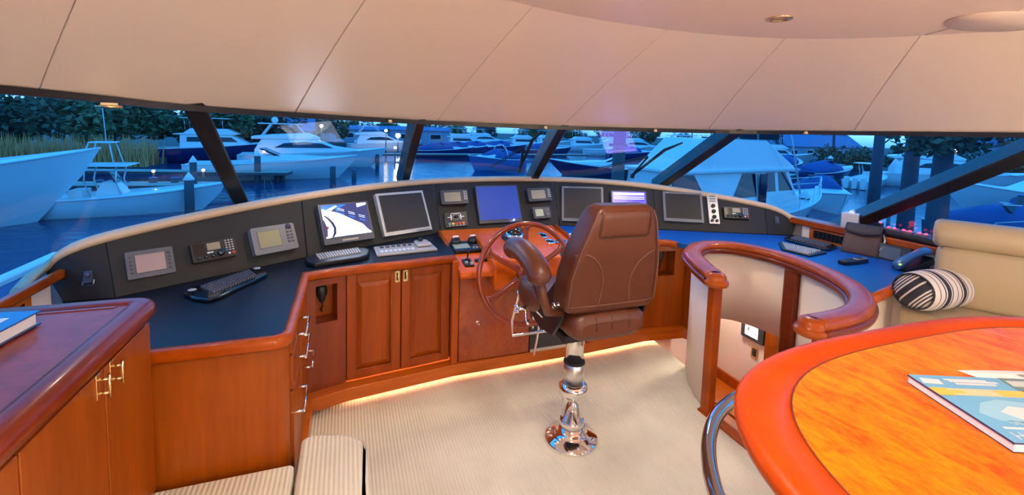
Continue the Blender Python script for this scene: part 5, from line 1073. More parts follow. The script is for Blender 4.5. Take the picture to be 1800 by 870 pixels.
def hull_geo(L, B, F0, F1, rake=.12, flare=.62):
    rings = []; n = 15
    for i in range(n + 1):
        t = i / n; b = B / 2 * (.88 + .12 * min(1, t / .35)) if t < .42 else B / 2 * max(.012, 1 - ((t - .42) / .58) ** 2.3)
        s = F0 + (F1 - F0) * t ** 2.0; xs = t * L; xw = t * L * (1 - rake * t)
        bw = b * (.90 - (.90 - flare) * t ** 1.5) if t < .999 else .01; bm = b * (.97 - .18 * t ** 2)
        sec = [(xs, b, s), (xs + (xw - xs) * .3, bm, s * .62), (xw, bw, .05), (xw - .02 * L * t, bw * .5, -.35), (xw - .03 * L * t, 0, -.5)]
        rings.append(sec + [(x, -y, z) for x, y, z in sec[-2::-1]])
    return rings
def make_boat(name, L, B, F0, F1, kind, label, hullm='gel', extras=(), group=None, hh=1.35, fh=.75, ht=1.15):
    t = thing(name, label, 'boat', group=group)
    R = hull_geo(L, B, F0, F1); g = G(); g.loft(R, close=False, cap=False); 
    g.f.append(list(range(len(R[0])))); g.m.append(0); g.sm.append(False)
    part('hull', g, M_[hullm], t, local=True, solid=.0)
    g = G(); rows = [[(r[0][0], r[0][1] * q, r[0][2] - .04 + .10 * (1 - q * q) * (1 if k > 5 else 0)) for q in (1, .6, 0, -.6, -1)] for k, r in enumerate(R)]; g.grid(rows); part('deck', g, M_['gel'], t, local=True)
    g = G(); 
    for s in (1, -1): g.tube([(r[0][0], r[0][1] * s, r[0][2]) for r in R], .05, 6)
    part('rub_rail', g, M_['gel'], t, local=True)
    S = lambda u: F0 + (F1 - F0) * u * u
    def house(nm, prof, w0, w1, m, z0, z1, bev=.06):
        g = G(); f = lambda z: w0 + (w1 - w0) * (z - z0) / max(.01, z1 - z0)
        g.loft([[(x * L, s * f(z), z) for x, z in prof] for s in (1, .55, -.55, -1)], smooth=False); return part(nm, g, m, t, bev, 2, local=True)
    def window(poly, w0, w1, z0, z1):
        f = lambda z: w0 + (w1 - w0) * (z - z0) / (z1 - z0)
        for s in (1, -1):
            g = G(); a = [(x * L, s * (f(z) + .015), z) for x, z in poly]; b_ = [(x * L, s * (f(z) - .03), z) for x, z in poly]; g.loft([a, b_], smooth=False); part('window', g, M_['tint'], t, local=True)
    if kind == 'sport':
        d = S(.5); hz = d + hh; w0, w1 = B * .36, B * .30
        br = 'brow' in extras
        house('deckhouse', [(.05, d - .2), (.68, S(.66) - .05), (.64, d + .55), (.60, hz), (.05, hz)] if br else [(.30, d - .2), (.74, S(.72) - .05), (.70, d + .35), (.60, hz), (.30, hz)], w0, w1, M_['gel'], d - .2, hz)
        if not br: window([(.34, d + .55), (.64, d + .55), (.60, d + 1.1), (.34, d + 1.1)], w0, w1, d - .2, hz)
        fz = hz + fh; house('flybridge', [(.08, hz), (.60, hz), (.63, hz + .12), (.47, fz), (.20, fz), (.10, hz + .2)] if br else [(.26, hz), (.60, hz), (.645, hz + .12), (.57, fz), (.36, fz), (.32, hz + .2), (.26, hz + .1)], w1 * 1.06, w1 * .95, M_['gel'], hz, fz)
        g = G(); g.box(.30 * L, .58 * L, -w1 * 1.0, w1 * 1.0, fz + ht, fz + ht + .09); part('hardtop', g, M_['gel'], t, .04, local=True)
        for x in (.33, .43, .55):
            for s in (1, -1): g = G(); g.tube([(x * L, s * w1 * .9, fz - .1), ((x - .005) * L, s * w1 * .9, fz + ht + .01)], .035, 6); part('pipe', g, M_['steel'], t, local=True)
        g = G(); g.loft([[(x * L, s * w1 * .9, z) for x, z in ((.555, fz), (.535, fz + ht * .8), (.53, fz + ht * .8), (.55, fz))] for s in (1, -1)], smooth=False); part('windscreen', g, M_['tint'], t, local=True)
        if 'dome' in extras:
            g = G(); g.ball((.42 * L, 0, fz + 1.6), (.32, .32, .36), 12); part('radar_dome', g, M_['gel'], t, local=True)
            g = G(); g.box(.36 * L, .50 * L, -.1, .1, fz + 1.95, fz + 2.05); g.box(.42 * L - .1, .42 * L + .1, -.1, .1, fz + 1.24, fz + 2.0); part('radar_bar', g, M_['gel'], t, local=True)
        if 'outrigger' in extras:
            for s in (1, -1): g = G(); g.tube([(.64 * L, s * w0 * 1.02, d + .7), ((.47 if br else .40) * L, s * (w0 + .35), fz + 2.2)], [.05, .02], 6); part('outrigger', g, M_['gel'], t, local=True)
        if 'tower' in extras:
            for x in (.34, .52):
                for s in (1, -1): g = G(); g.tube([(x * L, s * w1 * .9, fz + 1.2), ((.43 + (x - .43) * .45) * L, s * .6, fz + 3.6)], .04, 6); part('tower_leg', g, M_['steel'], t, local=True)
            g = G(); g.box(.38 * L, .48 * L, -.75, .75, fz + 3.6, fz + 3.68); part('tower_top', g, M_['gel'], t, .02, local=True)
        if 'brow' in extras:
            g = G(); g.loft([[(x * L, s * w1 * q, z) for x, z in ((.04, hz - .02), (.63, hz - .02), (.65, hz + .05), (.62, hz + .12), (.04, hz + .12))] for s, q in ((1, 1.15), (-1, 1.15))], smooth=False); part('brow', g, M_['gel'], t, .03, local=True)
            for pl in ([(.03, d + .75), (.17, d + .75), (.12, hz - .08), (.03, hz - .08)], [(.29, d + .75), (.41, d + .75), (.41, hz - .08), (.345, hz - .08)], [(.47, d + .95), (.515, d + .95), (.515, hz - .08), (.47, hz - .08)], [(.535, d + .95), (.615, d + .95), (.575, hz - .08), (.535, hz - .08)]): window(pl, w0, w1, d - .2, hz)
        if 'door' in extras:
            g = G(); wd_ = w0 - .05; g.box(.415 * L, .452 * L, -wd_ - .03, -wd_ + .02, d + .1, hz - .1); g.box(.415 * L, .452 * L, wd_ - .02, wd_ + .03, d + .1, hz - .1); part('side_door', g, M_['tint'], t, local=True)
    if kind == 'motor':
        d = S(.45); w0, w1 = B * .42, B * .34; hz = d + 1.5
        house('superstructure', [(.10, d - .2), (.80, S(.78) - .05), (.62, d + .75), (.50, hz), (.14, hz), (.10, d + .4)], w0, w1, M_['gel'], d - .2, hz, .15)
        window([(.22, d + .62), (.60, d + .62), (.52, d + 1.12), (.40, d + 1.25), (.28, d + 1.1)], w0, w1, d - .2, hz)
        house('flybridge', [(.08, hz), (.50, hz), (.52, hz + .2), (.44, hz + .7), (.20, hz + .5), (.08, hz + .3)], w1, w1 * .9, M_['gel'], hz, hz + .7, .1)
        g = G(); g.box(.12 * L, .40 * L, -w1 * .8, w1 * .8, hz + 1.6, hz + 1.72); part('hardtop', g, M_['gel'], t, .05, local=True)
        for s in (1, -1): g = G(); g.tube([(.14 * L, s * w1 * .8, hz + .3), (.20 * L, s * w1 * .75, hz + 1.62)], .09, 6); g.tube([(.42 * L, s * w1 * .8, hz + .5), (.36 * L, s * w1 * .75, hz + 1.62)], .05, 6); part('arch_leg', g, M_['gel'], t, local=True)
        g = G(); g.ball((.22 * L, 0, hz + 2.05), (.34, .34, .36), 12); part('radar_dome', g, M_['gel'], t, local=True)
    if kind == 'console':
        d = S(.4)
        g = G(); g.loft([[(x * L, s * .5, z) for x, z in ((.40, d - .5), (.54, d - .5), (.53, d + .15), (.49, d + .75), (.44, d + .75), (.41, d + .2))] for s in (1, -1)], smooth=False); part('console', g, M_['gel'], t, .05, local=True)
        g = G(); g.loft([[(x * L, s * .48, z) for x, z in ((.50, d + .70), (.47, d + 1.25), (.465, d + 1.25), (.49, d + .70))] for s in (1, -1)], smooth=False); part('windscreen', g, M_['tint'], t, local=True)
        g = G(); g.box(.30 * L, .56 * L, -1.05, 1.05, d + 1.55, d + 1.63); part('t_top', g, M_['gel'], t, .03, local=True)
        for x0, x1 in ((.53, .51), (.40, .38)):
            for s in (1, -1): g = G(); g.tube([(x0 * L, s * .58, d - .3), ((x0 - .03) * L, s * .60, d + .8), (x1 * L, s * .75, d + 1.56)], .035, 6); part('pipe', g, M_['steel'], t, local=True)
        if 'tower' in extras:
            for x in (.36, .50):
                for s in (1, -1): g = G(); g.tube([(x * L, s * .7, d + 1.6), ((.44 + (x - .44) * .6) * L, s * .45, d + 2.75)], .03, 6); part('tower_leg', g, M_['gel'], t, local=True)
            g = G(); g.box(.39 * L, .49 * L, -.55, .55, d + 2.72, d + 2.78); part('tower_top', g, M_['gel'], t, .02, local=True)
            g = G(); g.tube([(.44 * L, .3, d + 2.75), (.43 * L, .3, d + 4.6)], .02, 6); part('antenna', g, M_['gel'], t, local=True)
        g = G(); g.box(.30 * L, .36 * L, -.6, .6, d - .5, d + .35); part('leaning_post', g, M_['gel'], t, .05, local=True)
        for s in (-.7, 0, .7): g = G(); g.box(-.07 * L, -.005 * L, s - .22, s + .22, d - .9, d + .30); part('outboard', g, M_['gel'], t, .08, local=True)
    if kind == 'express':
        d = S(.5)
        house('cabin_trunk', [(.36, d - .1), (.84, S(.82)), (.62, d + .55), (.44, d + .62), (.36, d + .3)], B * .36, B * .26, M_['gel'], d - .1, d + .62, .1)
        g = G(); g.loft([[(x * L, s * B * .28, z) for x, z in ((.52, d + .55), (.42, d + 1.15), (.40, d + 1.15), (.49, d + .55))] for s in (1, 0, -1)], smooth=False); part('windscreen', g, M_['tint'], t, local=True)
        if 'cover' in extras:
            g = G(); g.loft([[(.04 * L, B * .40 * math.cos(a), d - .1 + .5 * math.sin(a)) for a in [math.pi * k / 8 for k in range(9)]], [(.24 * L, B * .42 * math.cos(a), d - .1 + 1.1 * math.sin(a)) for a in [math.pi * k / 8 for k in range(9)]], [(.46 * L, B * .40 * math.cos(a), d - .1 + 1.35 * math.sin(a)) for a in [math.pi * k / 8 for k in range(9)]], [(.70 * L, B * .30 * math.cos(a), d + .0 + .65 * math.sin(a)) for a in [math.pi * k / 8 for k in range(9)]]]); part('canvas_cover', g, M_['canvas'], t, local=True)
        if 'arch' in extras:
            g = G(); g.tube([(.40 * L, B * .40 * math.cos(a), d + .2 + 1.5 * math.sin(a)) for a in [math.pi * k / 10 for k in range(11)]], .06, 6); part('radar_arch', g, M_['gel'], t, local=True)
    if 'bowrail' in extras:
        idx = range(7, 16); up = [R[i][0] for i in idx]; 
        for h in (.38, .75):
            g = G(); pl = [(x + .05, y * .93, z + h * (0.55 + .45 * min(1, (k + .6) / 3))) for k, (x, y, z) in enumerate(up)]; g.tube(pl + [(x, -y, z) for x, y, z in pl[::-1]], .022, 6); part('bow_rail', g, M_['gel'], t, local=True)
        for s in (1, -1):
            for k in range(0, 9, 2): x, y, z = up[k]; g = G(); g.tube([(x, y * .93 * s, z), (x + .04, y * .93 * s, z + .75 * (0.55 + .45 * min(1, (k + .6) / 3)))], .018, 5); part('stanchion', g, M_['gel'], t, local=True)
    g = G(); g.tube([(.90 * L, -.12, S(.9) + .06), (.90 * L, .12, S(.9) + .06)], .03, 6); part('bow_cleat', g, M_['steel'], t, local=True)
    return t
def moor(o, bow, heading, L):
    a = math.atan2(heading[1], heading[0]); M = Matrix.Translation((bow[0] - L * math.cos(a), bow[1] - L * math.sin(a), WZ)) @ Matrix.Rotation(a, 4, 'Z')
    o.location = M.to_translation(); o.rotation_euler = (0, 0, a); return o
sport = make_boat('sportfishing_boat', 15.0, 4.8, 1.2, 1.95, 'sport', 'white sportfishing boat with blue curved bow rail close outside the starboard window', 'gel', ('outrigger', 'bowrail', 'door', 'brow'), hh=1.95, fh=1.5, ht=.9)
moor(sport, (26.8, 19.3), (1, .17), 15)
big = moor(make_boat('sportfishing_boat', 19.0, 5.8, 1.7, 3.45, 'sport', 'large white boat with flared bow at the far left outside the port window', 'gel'), (-11.6, 28.4), (.88, .47), 19)
moor(make_boat('center_console_boat', 9.6, 3.0, .85, 1.5, 'console', 'white open boat with T-top and tower moored outside the port window', 'gel', ('tower',)), (-6.4, 29.6), (1, .08), 9.6)
moor(make_boat('sportfishing_boat', 17.0, 5.4, 1.6, 2.8, 'sport', 'white flybridge boat with navy hull behind the left mullion', 'gel_navy', ('dome',)), (-6.4, 65.0), (1, .10), 17)
moor(make_boat('express_boat', 13.5, 4.2, 1.35, 2.1, 'express', 'long low white hull moored across the second window', 'gel'), (.9, 45.6), (1, .03), 13.5)
moor(make_boat('motor_yacht', 15.5, 5.0, 1.5, 2.3, 'motor', 'white motor yacht with arched dark side window behind the low hull', 'gel'), (4.6, 57.0), (1, .08), 15.5)
moor(make_boat('express_boat', 9.0, 3.3, 1.2, 1.9, 'express', 'dark blue hulled boat with light arch rail, bow toward us in third window', 'gel_blue', ('cover', 'arch')), (13.0, 50.5), (-.80, -.45), 9)
moor(make_boat('express_boat', 13.0, 4.2, 1.0, 1.8, 'express', 'low navy hulled boat behind the helm chair side of the fourth window', 'gel_navy'), (21.5, 47.0), (-.84, .45), 13)
moor(make_boat('express_boat', 8.0, 2.9, 1.0, 1.5, 'express', 'blue covered boat with white bow moored just beyond the bow rail', 'gel', ('cover',)), (30.0, 19.8), (-.55, -.75), 8)
moor(make_boat('center_console_boat', 8.2, 2.8, .85, 1.4, 'console', 'white open boat with T-top between the tree trunks on the right', 'gel'), (56.0, 33.5), (.95, .3), 8.2)
moor(make_boat('sportfishing_boat', 14.0, 4.8, 1.3, 2.3, 'sport', 'white boat with wide hardtop and radar above the slanting starboard mullion', 'gel', ('dome',), hh=1.25, fh=.3, ht=.95), (41.5, 21.0), (-.64, .77), 14)
moor(make_boat('express_boat', 9.0, 3.2, 1.2, 1.8, 'express', 'boat with dark blue covered foredeck low in the right hand window', 'gel_navy', ('cover', 'bowrail')), (23.5, 5.5), (-.50, -.87), 9)
# far rows of boats, each from one pattern of its kind
far_m = make_boat('motor_yacht', 14.0, 4.6, 1.4, 2.2, 'motor', 'far white motor yacht at the left end of the distant row', 'gel')
far_s = make_boat('sportfishing_boat', 14.0, 4.8, 1.3, 2.3, 'sport', 'far sportfishing boat with tall tower, left of the third window', 'gel', ('tower', 'outrigger'))
far_e = make_boat('express_boat', 10.0, 3.4, 1.1, 1.8, 'express', 'far covered boat at the left edge of the third window', 'gel_navy', ('cover',))
far = [(far_m, None, (14.0, 92), (1, .1), 14, 0), (far_s, None, (31, 98), (1, -.1), 14, 0), (far_e, None, (20.5, 75), (1, -.1), 10, 0),
       (far_e, 'far covered boat just right of the second mullion', (24.5, 80.5), (1, -.1), 10, 1), (far_e, 'far covered boat beyond the arch rail boat', (29.5, 86), (1, -.1), 10, 1), (far_e, 'far covered boat at centre of the third window', (36.5, 91.5), (1, -.15), 10, 1),
       (far_s, 'far sportfishing boat at centre of the third window', (47, 101), (.9, -.2), 14, 1), (far_s, 'far sportfishing boat near the centre right mullion', (62, 99), (.9, -.2), 14, 1), (far_m, 'far motor yacht just right of the centre right mullion', (73, 90), (.9, -.3), 14, 1), (far_s, 'far sportfishing boat above the low navy boat', (60, 80), (.9, -.3), 14, 1),
       (far_m, 'far motor yacht above the helm chair backrest', (79, 76), (.8, -.5), 14, 1), (far_m, 'far motor yacht nearest the right wiper', (70, 68), (.8, -.5), 14, 1), (far_s, 'far sportfishing boat right of the right wiper', (79, 58), (.8, -.5), 14, 1), (far_e, 'far covered boat beside the dark hedge', (66, 51.5), (.9, .44), 10, 1), (far_e, 'far covered boat left of the T-top boat on the right', (58, 38), (.9, .1), 10, 1),
       (far_s, 'sportfishing boat in the back row, left end of the third window', (26, 116), (1, -.1), 14, 1), (far_m, 'motor yacht in the back row near centre of the third window', (43, 117), (1, -.1), 14, 1), (far_s, 'sportfishing boat in the back row behind the left wiper', (60, 116), (1, -.1), 14, 1), (far_m, 'motor yacht in the back row above the arch rail boat', (35, 128), (1, -.1), 14, 1), (far_s, 'sportfishing boat in the back row right of the centre right mullion', (78, 112), (1, -.2), 14, 1), (far_s, 'sportfishing boat in the back row above the violet screen', (94, 100), (1, -.2), 14, 1), (far_s, 'sportfishing boat in the back row near the right wiper', (88, 87), (1, -.2), 14, 1), (far_e, 'covered boat between the two far rows, third window', (43, 83), (1, -.1), 10, 1), (far_e, 'covered boat between the two far rows, fourth window', (56, 72), (1, -.3), 10, 1),
       (far_m, 'far motor yacht behind the boat with wide hardtop', (66, 24), (.6, -.7), 14, 1), (far_e, 'far covered boat near the right frame edge', (46, 8.5), (.6, -.7), 10, 1)]
for src, lab, bow, hd, L, copy_ in far:
    o = dup(src, (0, 0, 0), 0, lab) if copy_ else src
    moor(o, bow, hd, L)

# pilings
def piling(x, y, top, r, label, cone=True):
    t = thing('piling', label, 'piling', (x, y, WZ)); h = top - WZ
    g = G(); g.lathe([(r * 1.06, -.6), (r * 1.03, h * .5), (r, h), (.001, h)], 14); part('post', g, M_['pile'], t, local=True)
    if cone: g = G(); g.lathe([(r * 1.18, h - .02), (r * 1.18, h + .06), (.02, h + .42), (.001, h + .42)], 14); part('cone_cap', g, M_['gel'], t, local=True)
    else: g = G(); g.lathe([(r * 1.05, h), (r * 1.05, h + .04), (.001, h + .06)], 12); part('flat_cap', g, M_['gel_blue'], t, local=True)
for a in ((-7.9, 28.4, -1.7, .22, 'tall piling with white cone cap beside the bow of the T-top boat'), (-9.2, 34.0, -1.2, .2, 'tall piling with cone cap close behind the left mullion', True), (-10.5, 35.0, -2.3, .22, 'short piling, right of a pair behind the T-top boat', False), (-11.7, 35.1, -2.3, .22, 'short piling, left of a pair behind the T-top boat', False), (-13.2, 35.3, -2.6, .2, 'short piling left of the T-top boat console', False), (-14.6, 35.5, -2.5, .2, 'short piling nearest the flared bow', False), (-9.8, 35.2, -2.5, .2, 'short piling nearest the dock light', False),
          (-6.9, 42.0, -1.3, .24, 'tall piling before the navy hulled flybridge boat, left of two'), (-5.6, 42.8, -2.7, .2, 'short piling before the low white hull, at its left', False), (-5.2, 43.0, -2.7, .2, 'short light piling paired beside the left one', False), (-1.1, 40.0, -2.0, .22, 'piling standing before the bow of the low white hull', False), (-8.9, 42.6, -2.2, .2, 'piling just right of the left mullion', False), (.6, 43.5, -2.6, .2, 'short piling at the tip of the low white bow', False), (3.4, 56.5, -2.0, .22, 'piling before the bow of the motor yacht', False),
          (23.6, 17.8, -1.75, .25, 'thick piling with white cone cap beside the curved bow rail'), (62, 43.5, -1.2, .3, 'piling with cone cap beyond the curved bow rail'), (44, 27, -1.3, .22, 'piling near the T-top boat on the right', False), (31, 12.2, -1.0, .2, 'dark piling low in the right hand window', False)):
    piling(*a)
piling(8.3, 12.7, 2.6, .20, 'tall dark piling right beside our bow in the fourth window', False)
# docks
def dock(x0, y0, x1, y1, wd, label, n):
    t = thing('dock', label, 'dock', ((x0 + x1) / 2, (y0 + y1) / 2, WZ)); M = frame((x0, y0, WZ + .9), (x1 - x0, y1 - y0, 0), (-(y1 - y0), x1 - x0, 0)); L = math.hypot(x1 - x0, y1 - y0)
    g = G(); g.box(0, L, -wd / 2, wd / 2, -.25, -.05, M); part('beam', g, M_['pile'], t)
    g = G()
    for k in range(n): g.box(L * k / n + .01, L * (k + 1) / n - .01, -wd / 2 - .05, wd / 2 + .05, -.05, 0, M)
    part('planks', g, M_['dock'], t, kind='stuff')
dock(-30, 36.5, -7, 34.2, 2.0, 'grey plank dock behind the T-top boat', 110); dock(-22, 44.6, -4.5, 42.0, 1.6, 'grey plank dock at the stern of the low white hull', 90); dock(31, 30, 76, 52, 2.0, 'long grey dock beyond the bow rail on the right', 180); dock(-20, 66, 40, 72, 2.0, 'far plank dock behind the motor yacht', 200)
# mooring line from our bow
g = G(); g.tube(cr([(-6.0, 41.5, -3.0), (-3.4, 26.0, -2.3), (-1.2, 12.0, -.7), (-.4, 8.6, .2)], 8), .03, 6); g.tube(cr([(-6.3, 41.5, -3.0), (-3.8, 25.0, -2.0), (-1.5, 12.0, -.5), (-.7, 8.0, .25)], 8), .03, 6); single('mooring_line', g, M_['rubber'], 'double dark mooring line running out to the dock from our bow', 'rope')

# land, trees, reeds, buildings
g = G(); g.prism([(-150, 52), (-22, 47), (-19, 62), (-12, 80), (-12, 110), (60, 125), (110, 100), (84, 62), (74, 44), (92, 30), (95, -30), (280, -30), (280, 400), (-250, 400), (-250, 52)], WZ - .5, WZ + .7); struct('ground', g, mat('shore_ground', srgb(86, 84, 80), .9, var=.2, vscale=.2))
def foliage(rad, n, leaf, seed, flat=.8):
    rnd = random.Random(seed); g = G(); cl = [(rnd.gauss(0, .45) * rad, rnd.gauss(0, .45) * rad, rnd.gauss(0, .4) * rad * flat, rnd.uniform(.35, .6) * rad) for _ in range(9)]
    for _ in range(n):
        cx, cy, cz, cr_ = rnd.choice(cl); d = Vector((rnd.gauss(0, 1), rnd.gauss(0, 1), rnd.gauss(0, 1))).normalized() * cr_ * rnd.uniform(.6, 1); p = Vector((cx, cy, cz)) + d
        a = Vector((rnd.gauss(0, 1), rnd.gauss(0, 1), rnd.gauss(0, .6))).normalized(); b = a.cross(Vector((rnd.gauss(0, 1), rnd.gauss(0, 1), rnd.gauss(0, 1)))).normalized(); s = leaf * rnd.uniform(.6, 1.3)
        g.add([p - a * s, p + b * s * .6, p + a * s, p - b * s * .6], [(0, 1, 2, 3)])
    return g
def tree(x, y, h, rad, seed, label, m='leaf', n=2600, leaf=.40, group=None, tr=.28):
    t = thing('tree', label, 'tree', (x, y, WZ + .6), seed * 1.3, group)
    g = G(); g.tube([(0, 0, -.3), (.1, .05, h * .35), (.0, .2, h * .7)], [tr, tr * .8, tr * .35], 8)
    for k in range(4): a = k * 1.7 + seed; g.tube([(.05, .1, h * (.35 + .08 * k)), (rad * .6 * math.cos(a), rad * .6 * math.sin(a), h * (.6 + .06 * k))], [tr * .5, tr * .15], 6)
    part('trunk', g, M_['bark'], t, local=True)
    f = foliage(rad, n, leaf, seed); f.v = [(p[0], p[1], p[2] + h * .66) for p in f.v]; part('foliage', f, M_[m], t, local=True, kind='stuff'); return t
base_t = tree(-41, 60, 6.2, 4.2, 1, 'dark leafy tree at the far left edge outside the port window')
base_t2 = tree(-34, 62, 6.8, 4.4, 2, 'tall dark tree second from left above the flared bow', 'leaf_dark')
spots = [(base_t, -24.0, 62, 'dark tree above the reeds, third from the left'), (base_t2, -53, 64, 'dark tree behind the flared bow, beyond the frame edge'), (base_t, -16.5, 70, 'dark tree nearest the left mullion'), (base_t2, -38.5, 73, 'dark tree standing back behind the tall left one'), (base_t, -29, 75, 'dark tree standing furthest back in the port window'), (base_t2, -21, 78, 'dark tree behind the T-top boat tower'), (base_t2, -13.5, 86, 'dark tree right of the left mullion above the flybridge boat'), (base_t, -5.0, 97, 'dark tree above the motor yacht on the far shore')]
for k, (s, x, y, lab) in enumerate(spots): dup(s, (x, y, WZ + .6), k * 2.1, lab)
for k, w_ in enumerate(('leftmost', 'second', 'third', 'fourth', 'fifth', 'sixth', 'seventh', 'eighth', 'ninth', 'tenth', 'eleventh', 'rightmost')): dup(base_t if k % 2 else base_t2, (2 + k * 11.0, 150 + 8 * math.sin(k * 2.2), WZ + .6), k * 1.1, w_ + ' tree of the far shore tree line, counted from the left', 'far shore tree line', .85 + .12 * math.sin(k * 3.3))
# right bank hedge bushes and trees
def bush(x, y, h, rad, seed, label, m='leaf_dark', n=900): 
    t = thing('bush', label, 'bush', (x, y, WZ + .6), seed)
    g = G()
    for k in range(5): a = k * 1.26; g.tube([(0, 0, -.2), (rad * .4 * math.cos(a), rad * .4 * math.sin(a), h * .6)], [.09, .03], 5)
    part('stems', g, M_['bark'], t, local=True)
    f = foliage(rad, n, .28, seed, .6); f.v = [(p[0], p[1], p[2] + h * .55) for p in f.v]; part('foliage', f, M_[m], t, local=True, kind='stuff'); return t
b0 = bush(78, 54, 2.6, 2.8, 11, 'dark hedge bush at the left end of the right bank hedge')
for k, (x, y, lab) in enumerate(((80, 50.5, 'dark hedge bush second from the left on the right bank'), (83, 47, 'dark hedge bush at middle of the right bank hedge'), (85.5, 43.5, 'dark hedge bush left of the lit lamp post'), (88.5, 40, 'dark hedge bush under the lit lamp post'), (91, 36.5, 'dark hedge bush right of the lit lamp post'), (95, 33, 'dark hedge bush at the right end of the hedge'))): dup(b0, (x, y, WZ + .6), k * 1.4, lab)
def trunk_tree(x, y, r, h, label, seed, crown=2.4, cz=.8, lean=0.0):
    t = thing('tree', label, 'tree', (x, y, WZ)); g = G(); g.tube([(0, 0, -.5), (.06 + lean * .4, .05, h * .4), (lean, 0, h)], [r * 1.15, r, r * .7], 12); part('trunk', g, M_['bark'], t, local=True)
    f = foliage(crown, 1300, .16, seed, .45); f.v = [(p[0] + lean, p[1], p[2] + h * cz) for p in f.v]; part('foliage', f, M_['leaf_dark'], t, local=True, kind='stuff')
trunk_tree(27.2, 16.5, .26, 9.5, 'tall dark tree trunk left of the three on the right', 21, 2.2, .92)
trunk_tree(21.9, 12.0, .27, 9.0, 'tall dark tree trunk in the middle of the three on the right', 22, 2.2, .92)
trunk_tree(19.6, 9.8, .30, 7.6, 'dark tree with leafy crown, right of the three trunks', 23, 1.7, .72)
for k, (x, y) in enumerate(((86, 60), (80, 66))):
    t = thing('palm_tree', ('small palm right of the outrigger against the pale sky', 'small palm left of the pitched roof building')[k], 'tree', (x, y, WZ + .6)); g = G(); g.tube([(0, 0, -.2), (.1, 0, 3), (.0, .1, 5.6)], [.3, .24, .22], 8); part('trunk', g, M_['bark'], t, local=True); g = G()
    for j in range(14):
        a = j * 2.4; c, s_ = math.cos(a), math.sin(a); rows = []
        for q in range(6): u = q / 5; r = 1.9 * u; z = 5.6 + 1.0 * u - 1.7 * u * u; wv = .20 * math.sin(math.pi * min(1, u + .12)); rows.append([(c * r - s_ * wv, s_ * r + c * wv, z - .1), (c * r, s_ * r, z), (c * r + s_ * wv, s_ * r - c * wv, z - .1)])
        g.grid(rows)
    part('fronds', g, M_['leaf_dark'], t, local=True)
# reeds on the left bank
rnd = random.Random(5); g = G()
for _ in range(2600):
    x = rnd.uniform(-52, -17); y = rnd.uniform(49.5, 53.5); h = rnd.uniform(1.6, 3.0); a = rnd.uniform(0, 3.14); q = .10
    g.add([(x - q * math.cos(a), y - q * math.sin(a), WZ + .6), (x + q * math.cos(a), y + q * math.sin(a), WZ + .6), (x + rnd.gauss(0, .25), y + rnd.gauss(0, .2), WZ + .6 + h)], [(0, 1, 2)])
single('reeds', g, M_['reed'], 'brown bank of dry reeds below the dark trees outside the port window', 'reeds', kind='stuff')
# buildings
def building(x0, x1, y0, y1, h, rh, label, nwin, axis='x', wallm='building'):
    cx, cy = (x0 + x1) / 2, (y0 + y1) / 2; z0 = WZ + .6; t = thing('building', label, 'building', (cx, cy, z0))
    g = G(); g.box(x0, x1, y0, y1, z0, z0 + h); part('walls', g, M_[wallm], t)
    o = .5; g = G()
    if axis == 'x': pr = [[(x, y0 - o, z0 + h), (x, cy, z0 + h + rh), (x, y1 + o, z0 + h)] for x in (x0 - o, x1 + o)]
    else: pr = [[(x0 - o, y, z0 + h), (cx, y, z0 + h + rh), (x1 + o, y, z0 + h)] for y in (y0 - o, y1 + o)]
    g.loft(pr, smooth=False); part('roof', g, M_['roof'], t)
    for k in range(nwin):
        w_ = (x1 - x0) / nwin; xa = x0 + w_ * (k + .3); g = G(); g.box(xa, xa + w_ * .4, y0 - .06, y0 + .02, z0 + h * .35, z0 + h * .75); f = part('window', g, M_['gel'], t); g = G(); g.box(xa + .12, xa + w_ * .4 - .12, y0 - .09, y0 - .05, z0 + h * .35 + .12, z0 + h * .75 - .12); part('pane', g, M_['tint'], f)
building(84, 106, 68, 80, 2.6, 4.6, 'pale building with wide pitched roof behind the hedge on the right', 5)
building(-22, -6, 88, 96, 3.0, 2.4, 'low blue roofed shed behind the flybridge boat', 4)
building(-4, 12, 118, 128, 3.2, 1.0, 'far low building with bright floodlight right of the motor yacht', 2)
building(10, 24, 112, 118, 3.4, .9, 'far flat pale building near the second mullion', 2)
building(112, 150, 44, 62, 4.0, 4.0, 'large dim house behind the tree trunks on the right', 6)
building(60, 84, 8, 18, 2.6, 1.4, 'low brownish building in the right hand window', 5)
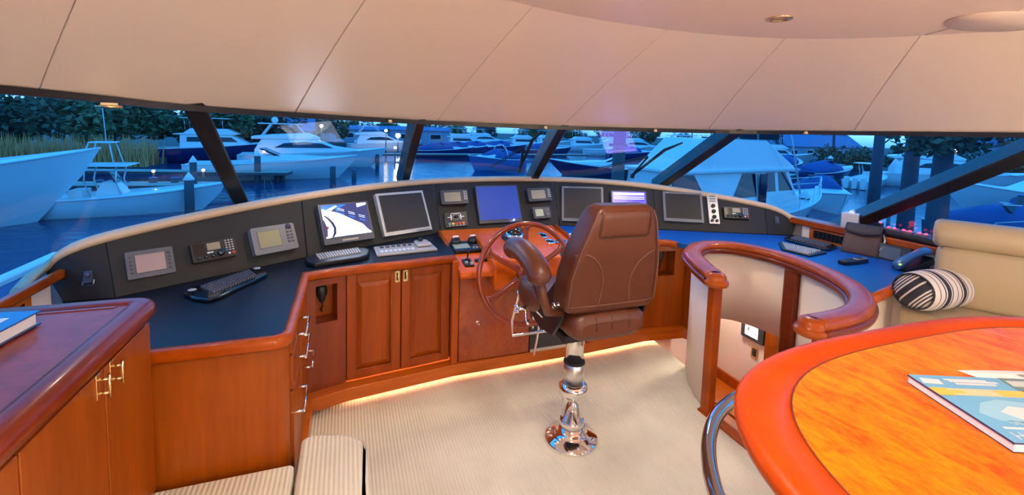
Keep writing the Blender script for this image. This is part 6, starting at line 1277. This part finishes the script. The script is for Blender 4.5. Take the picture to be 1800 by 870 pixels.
# lamps
def post_lamp(x, y, h, label, m='streetlamp', r=.22, pw=80, col=(1, .62, .28)):
    t = thing('harbour_lamp', label, 'lamp', (x, y, WZ)); g = G(); g.tube([(0, 0, -.4), (0, 0, h)], [.09, .06], 8); part('post', g, M_['pile'], t, local=True); g = G(); g.ball((0, 0, h + r * .6), (r, r, r), 12); part('globe', g, M_[m], t, local=True)
    g = G(); g.lathe([(r * .8, h + r * 1.45), (.04, h + r * 1.9), (.001, h + r * 1.9)], 12); part('cap', g, M_['pile'], t, local=True)
post_lamp(72, 34.8, 4.0, 'bright amber street lamp between the trunks on the right', r=.30)
post_lamp(-3.5, 72, 4.5, 'amber dock lamp above the motor yacht flybridge'); post_lamp(6.2, 80, 4.0, 'amber dock lamp right of the motor yacht'); post_lamp(10.6, 82, 4.4, 'amber dock lamp just left of the second mullion'); post_lamp(6.0, 62, 2.0, 'low amber lamp at the bow of the motor yacht', r=.16)
post_lamp(8.6, 84, 3.0, 'brightest white floodlight on the far dock', 'whitelamp', .42); post_lamp(-8.0, 52.5, 1.9, 'amber lamp beside the flybridge boat bow', r=.13); post_lamp(-9.3, 36.5, 1.5, 'amber dock lamp right of the paired short pilings', r=.09); post_lamp(-12.3, 37, 1.4, 'amber dock lamp left of the paired short pilings', r=.09)
for x, y, z, lab in ((30.5, 17.6, -2.15, 'yellow dock light beside the blue covered boat'), (21.0, 6.5, -1.3, 'yellow dock light low in the right hand window')):
    t = thing('dock_light', lab, 'light', (x, y, WZ)); g = G(); g.lathe([(.10, -.3), (.10, z - WZ - .1), (.16, z - WZ - .08), (.001, z - WZ - .06)], 12); part('pedestal', g, M_['gel'], t, local=True); g = G(); g.lathe([(.13, z - WZ - .06), (.13, z - WZ + .02), (.10, z - WZ + .06), (.001, z - WZ + .07)], 14); part('lens', g, M_['yellowlamp'], t, local=True)
# tidy: one glow lamp beside the blue indicator, on the dash
lo = bpy.data.objects.new('indicator_glow', bpy.data.lights['indicator_glow']); COL.objects.link(lo); lo.location = (on_dash(3, .566, .057) @ Vector((0, 0, .05)))
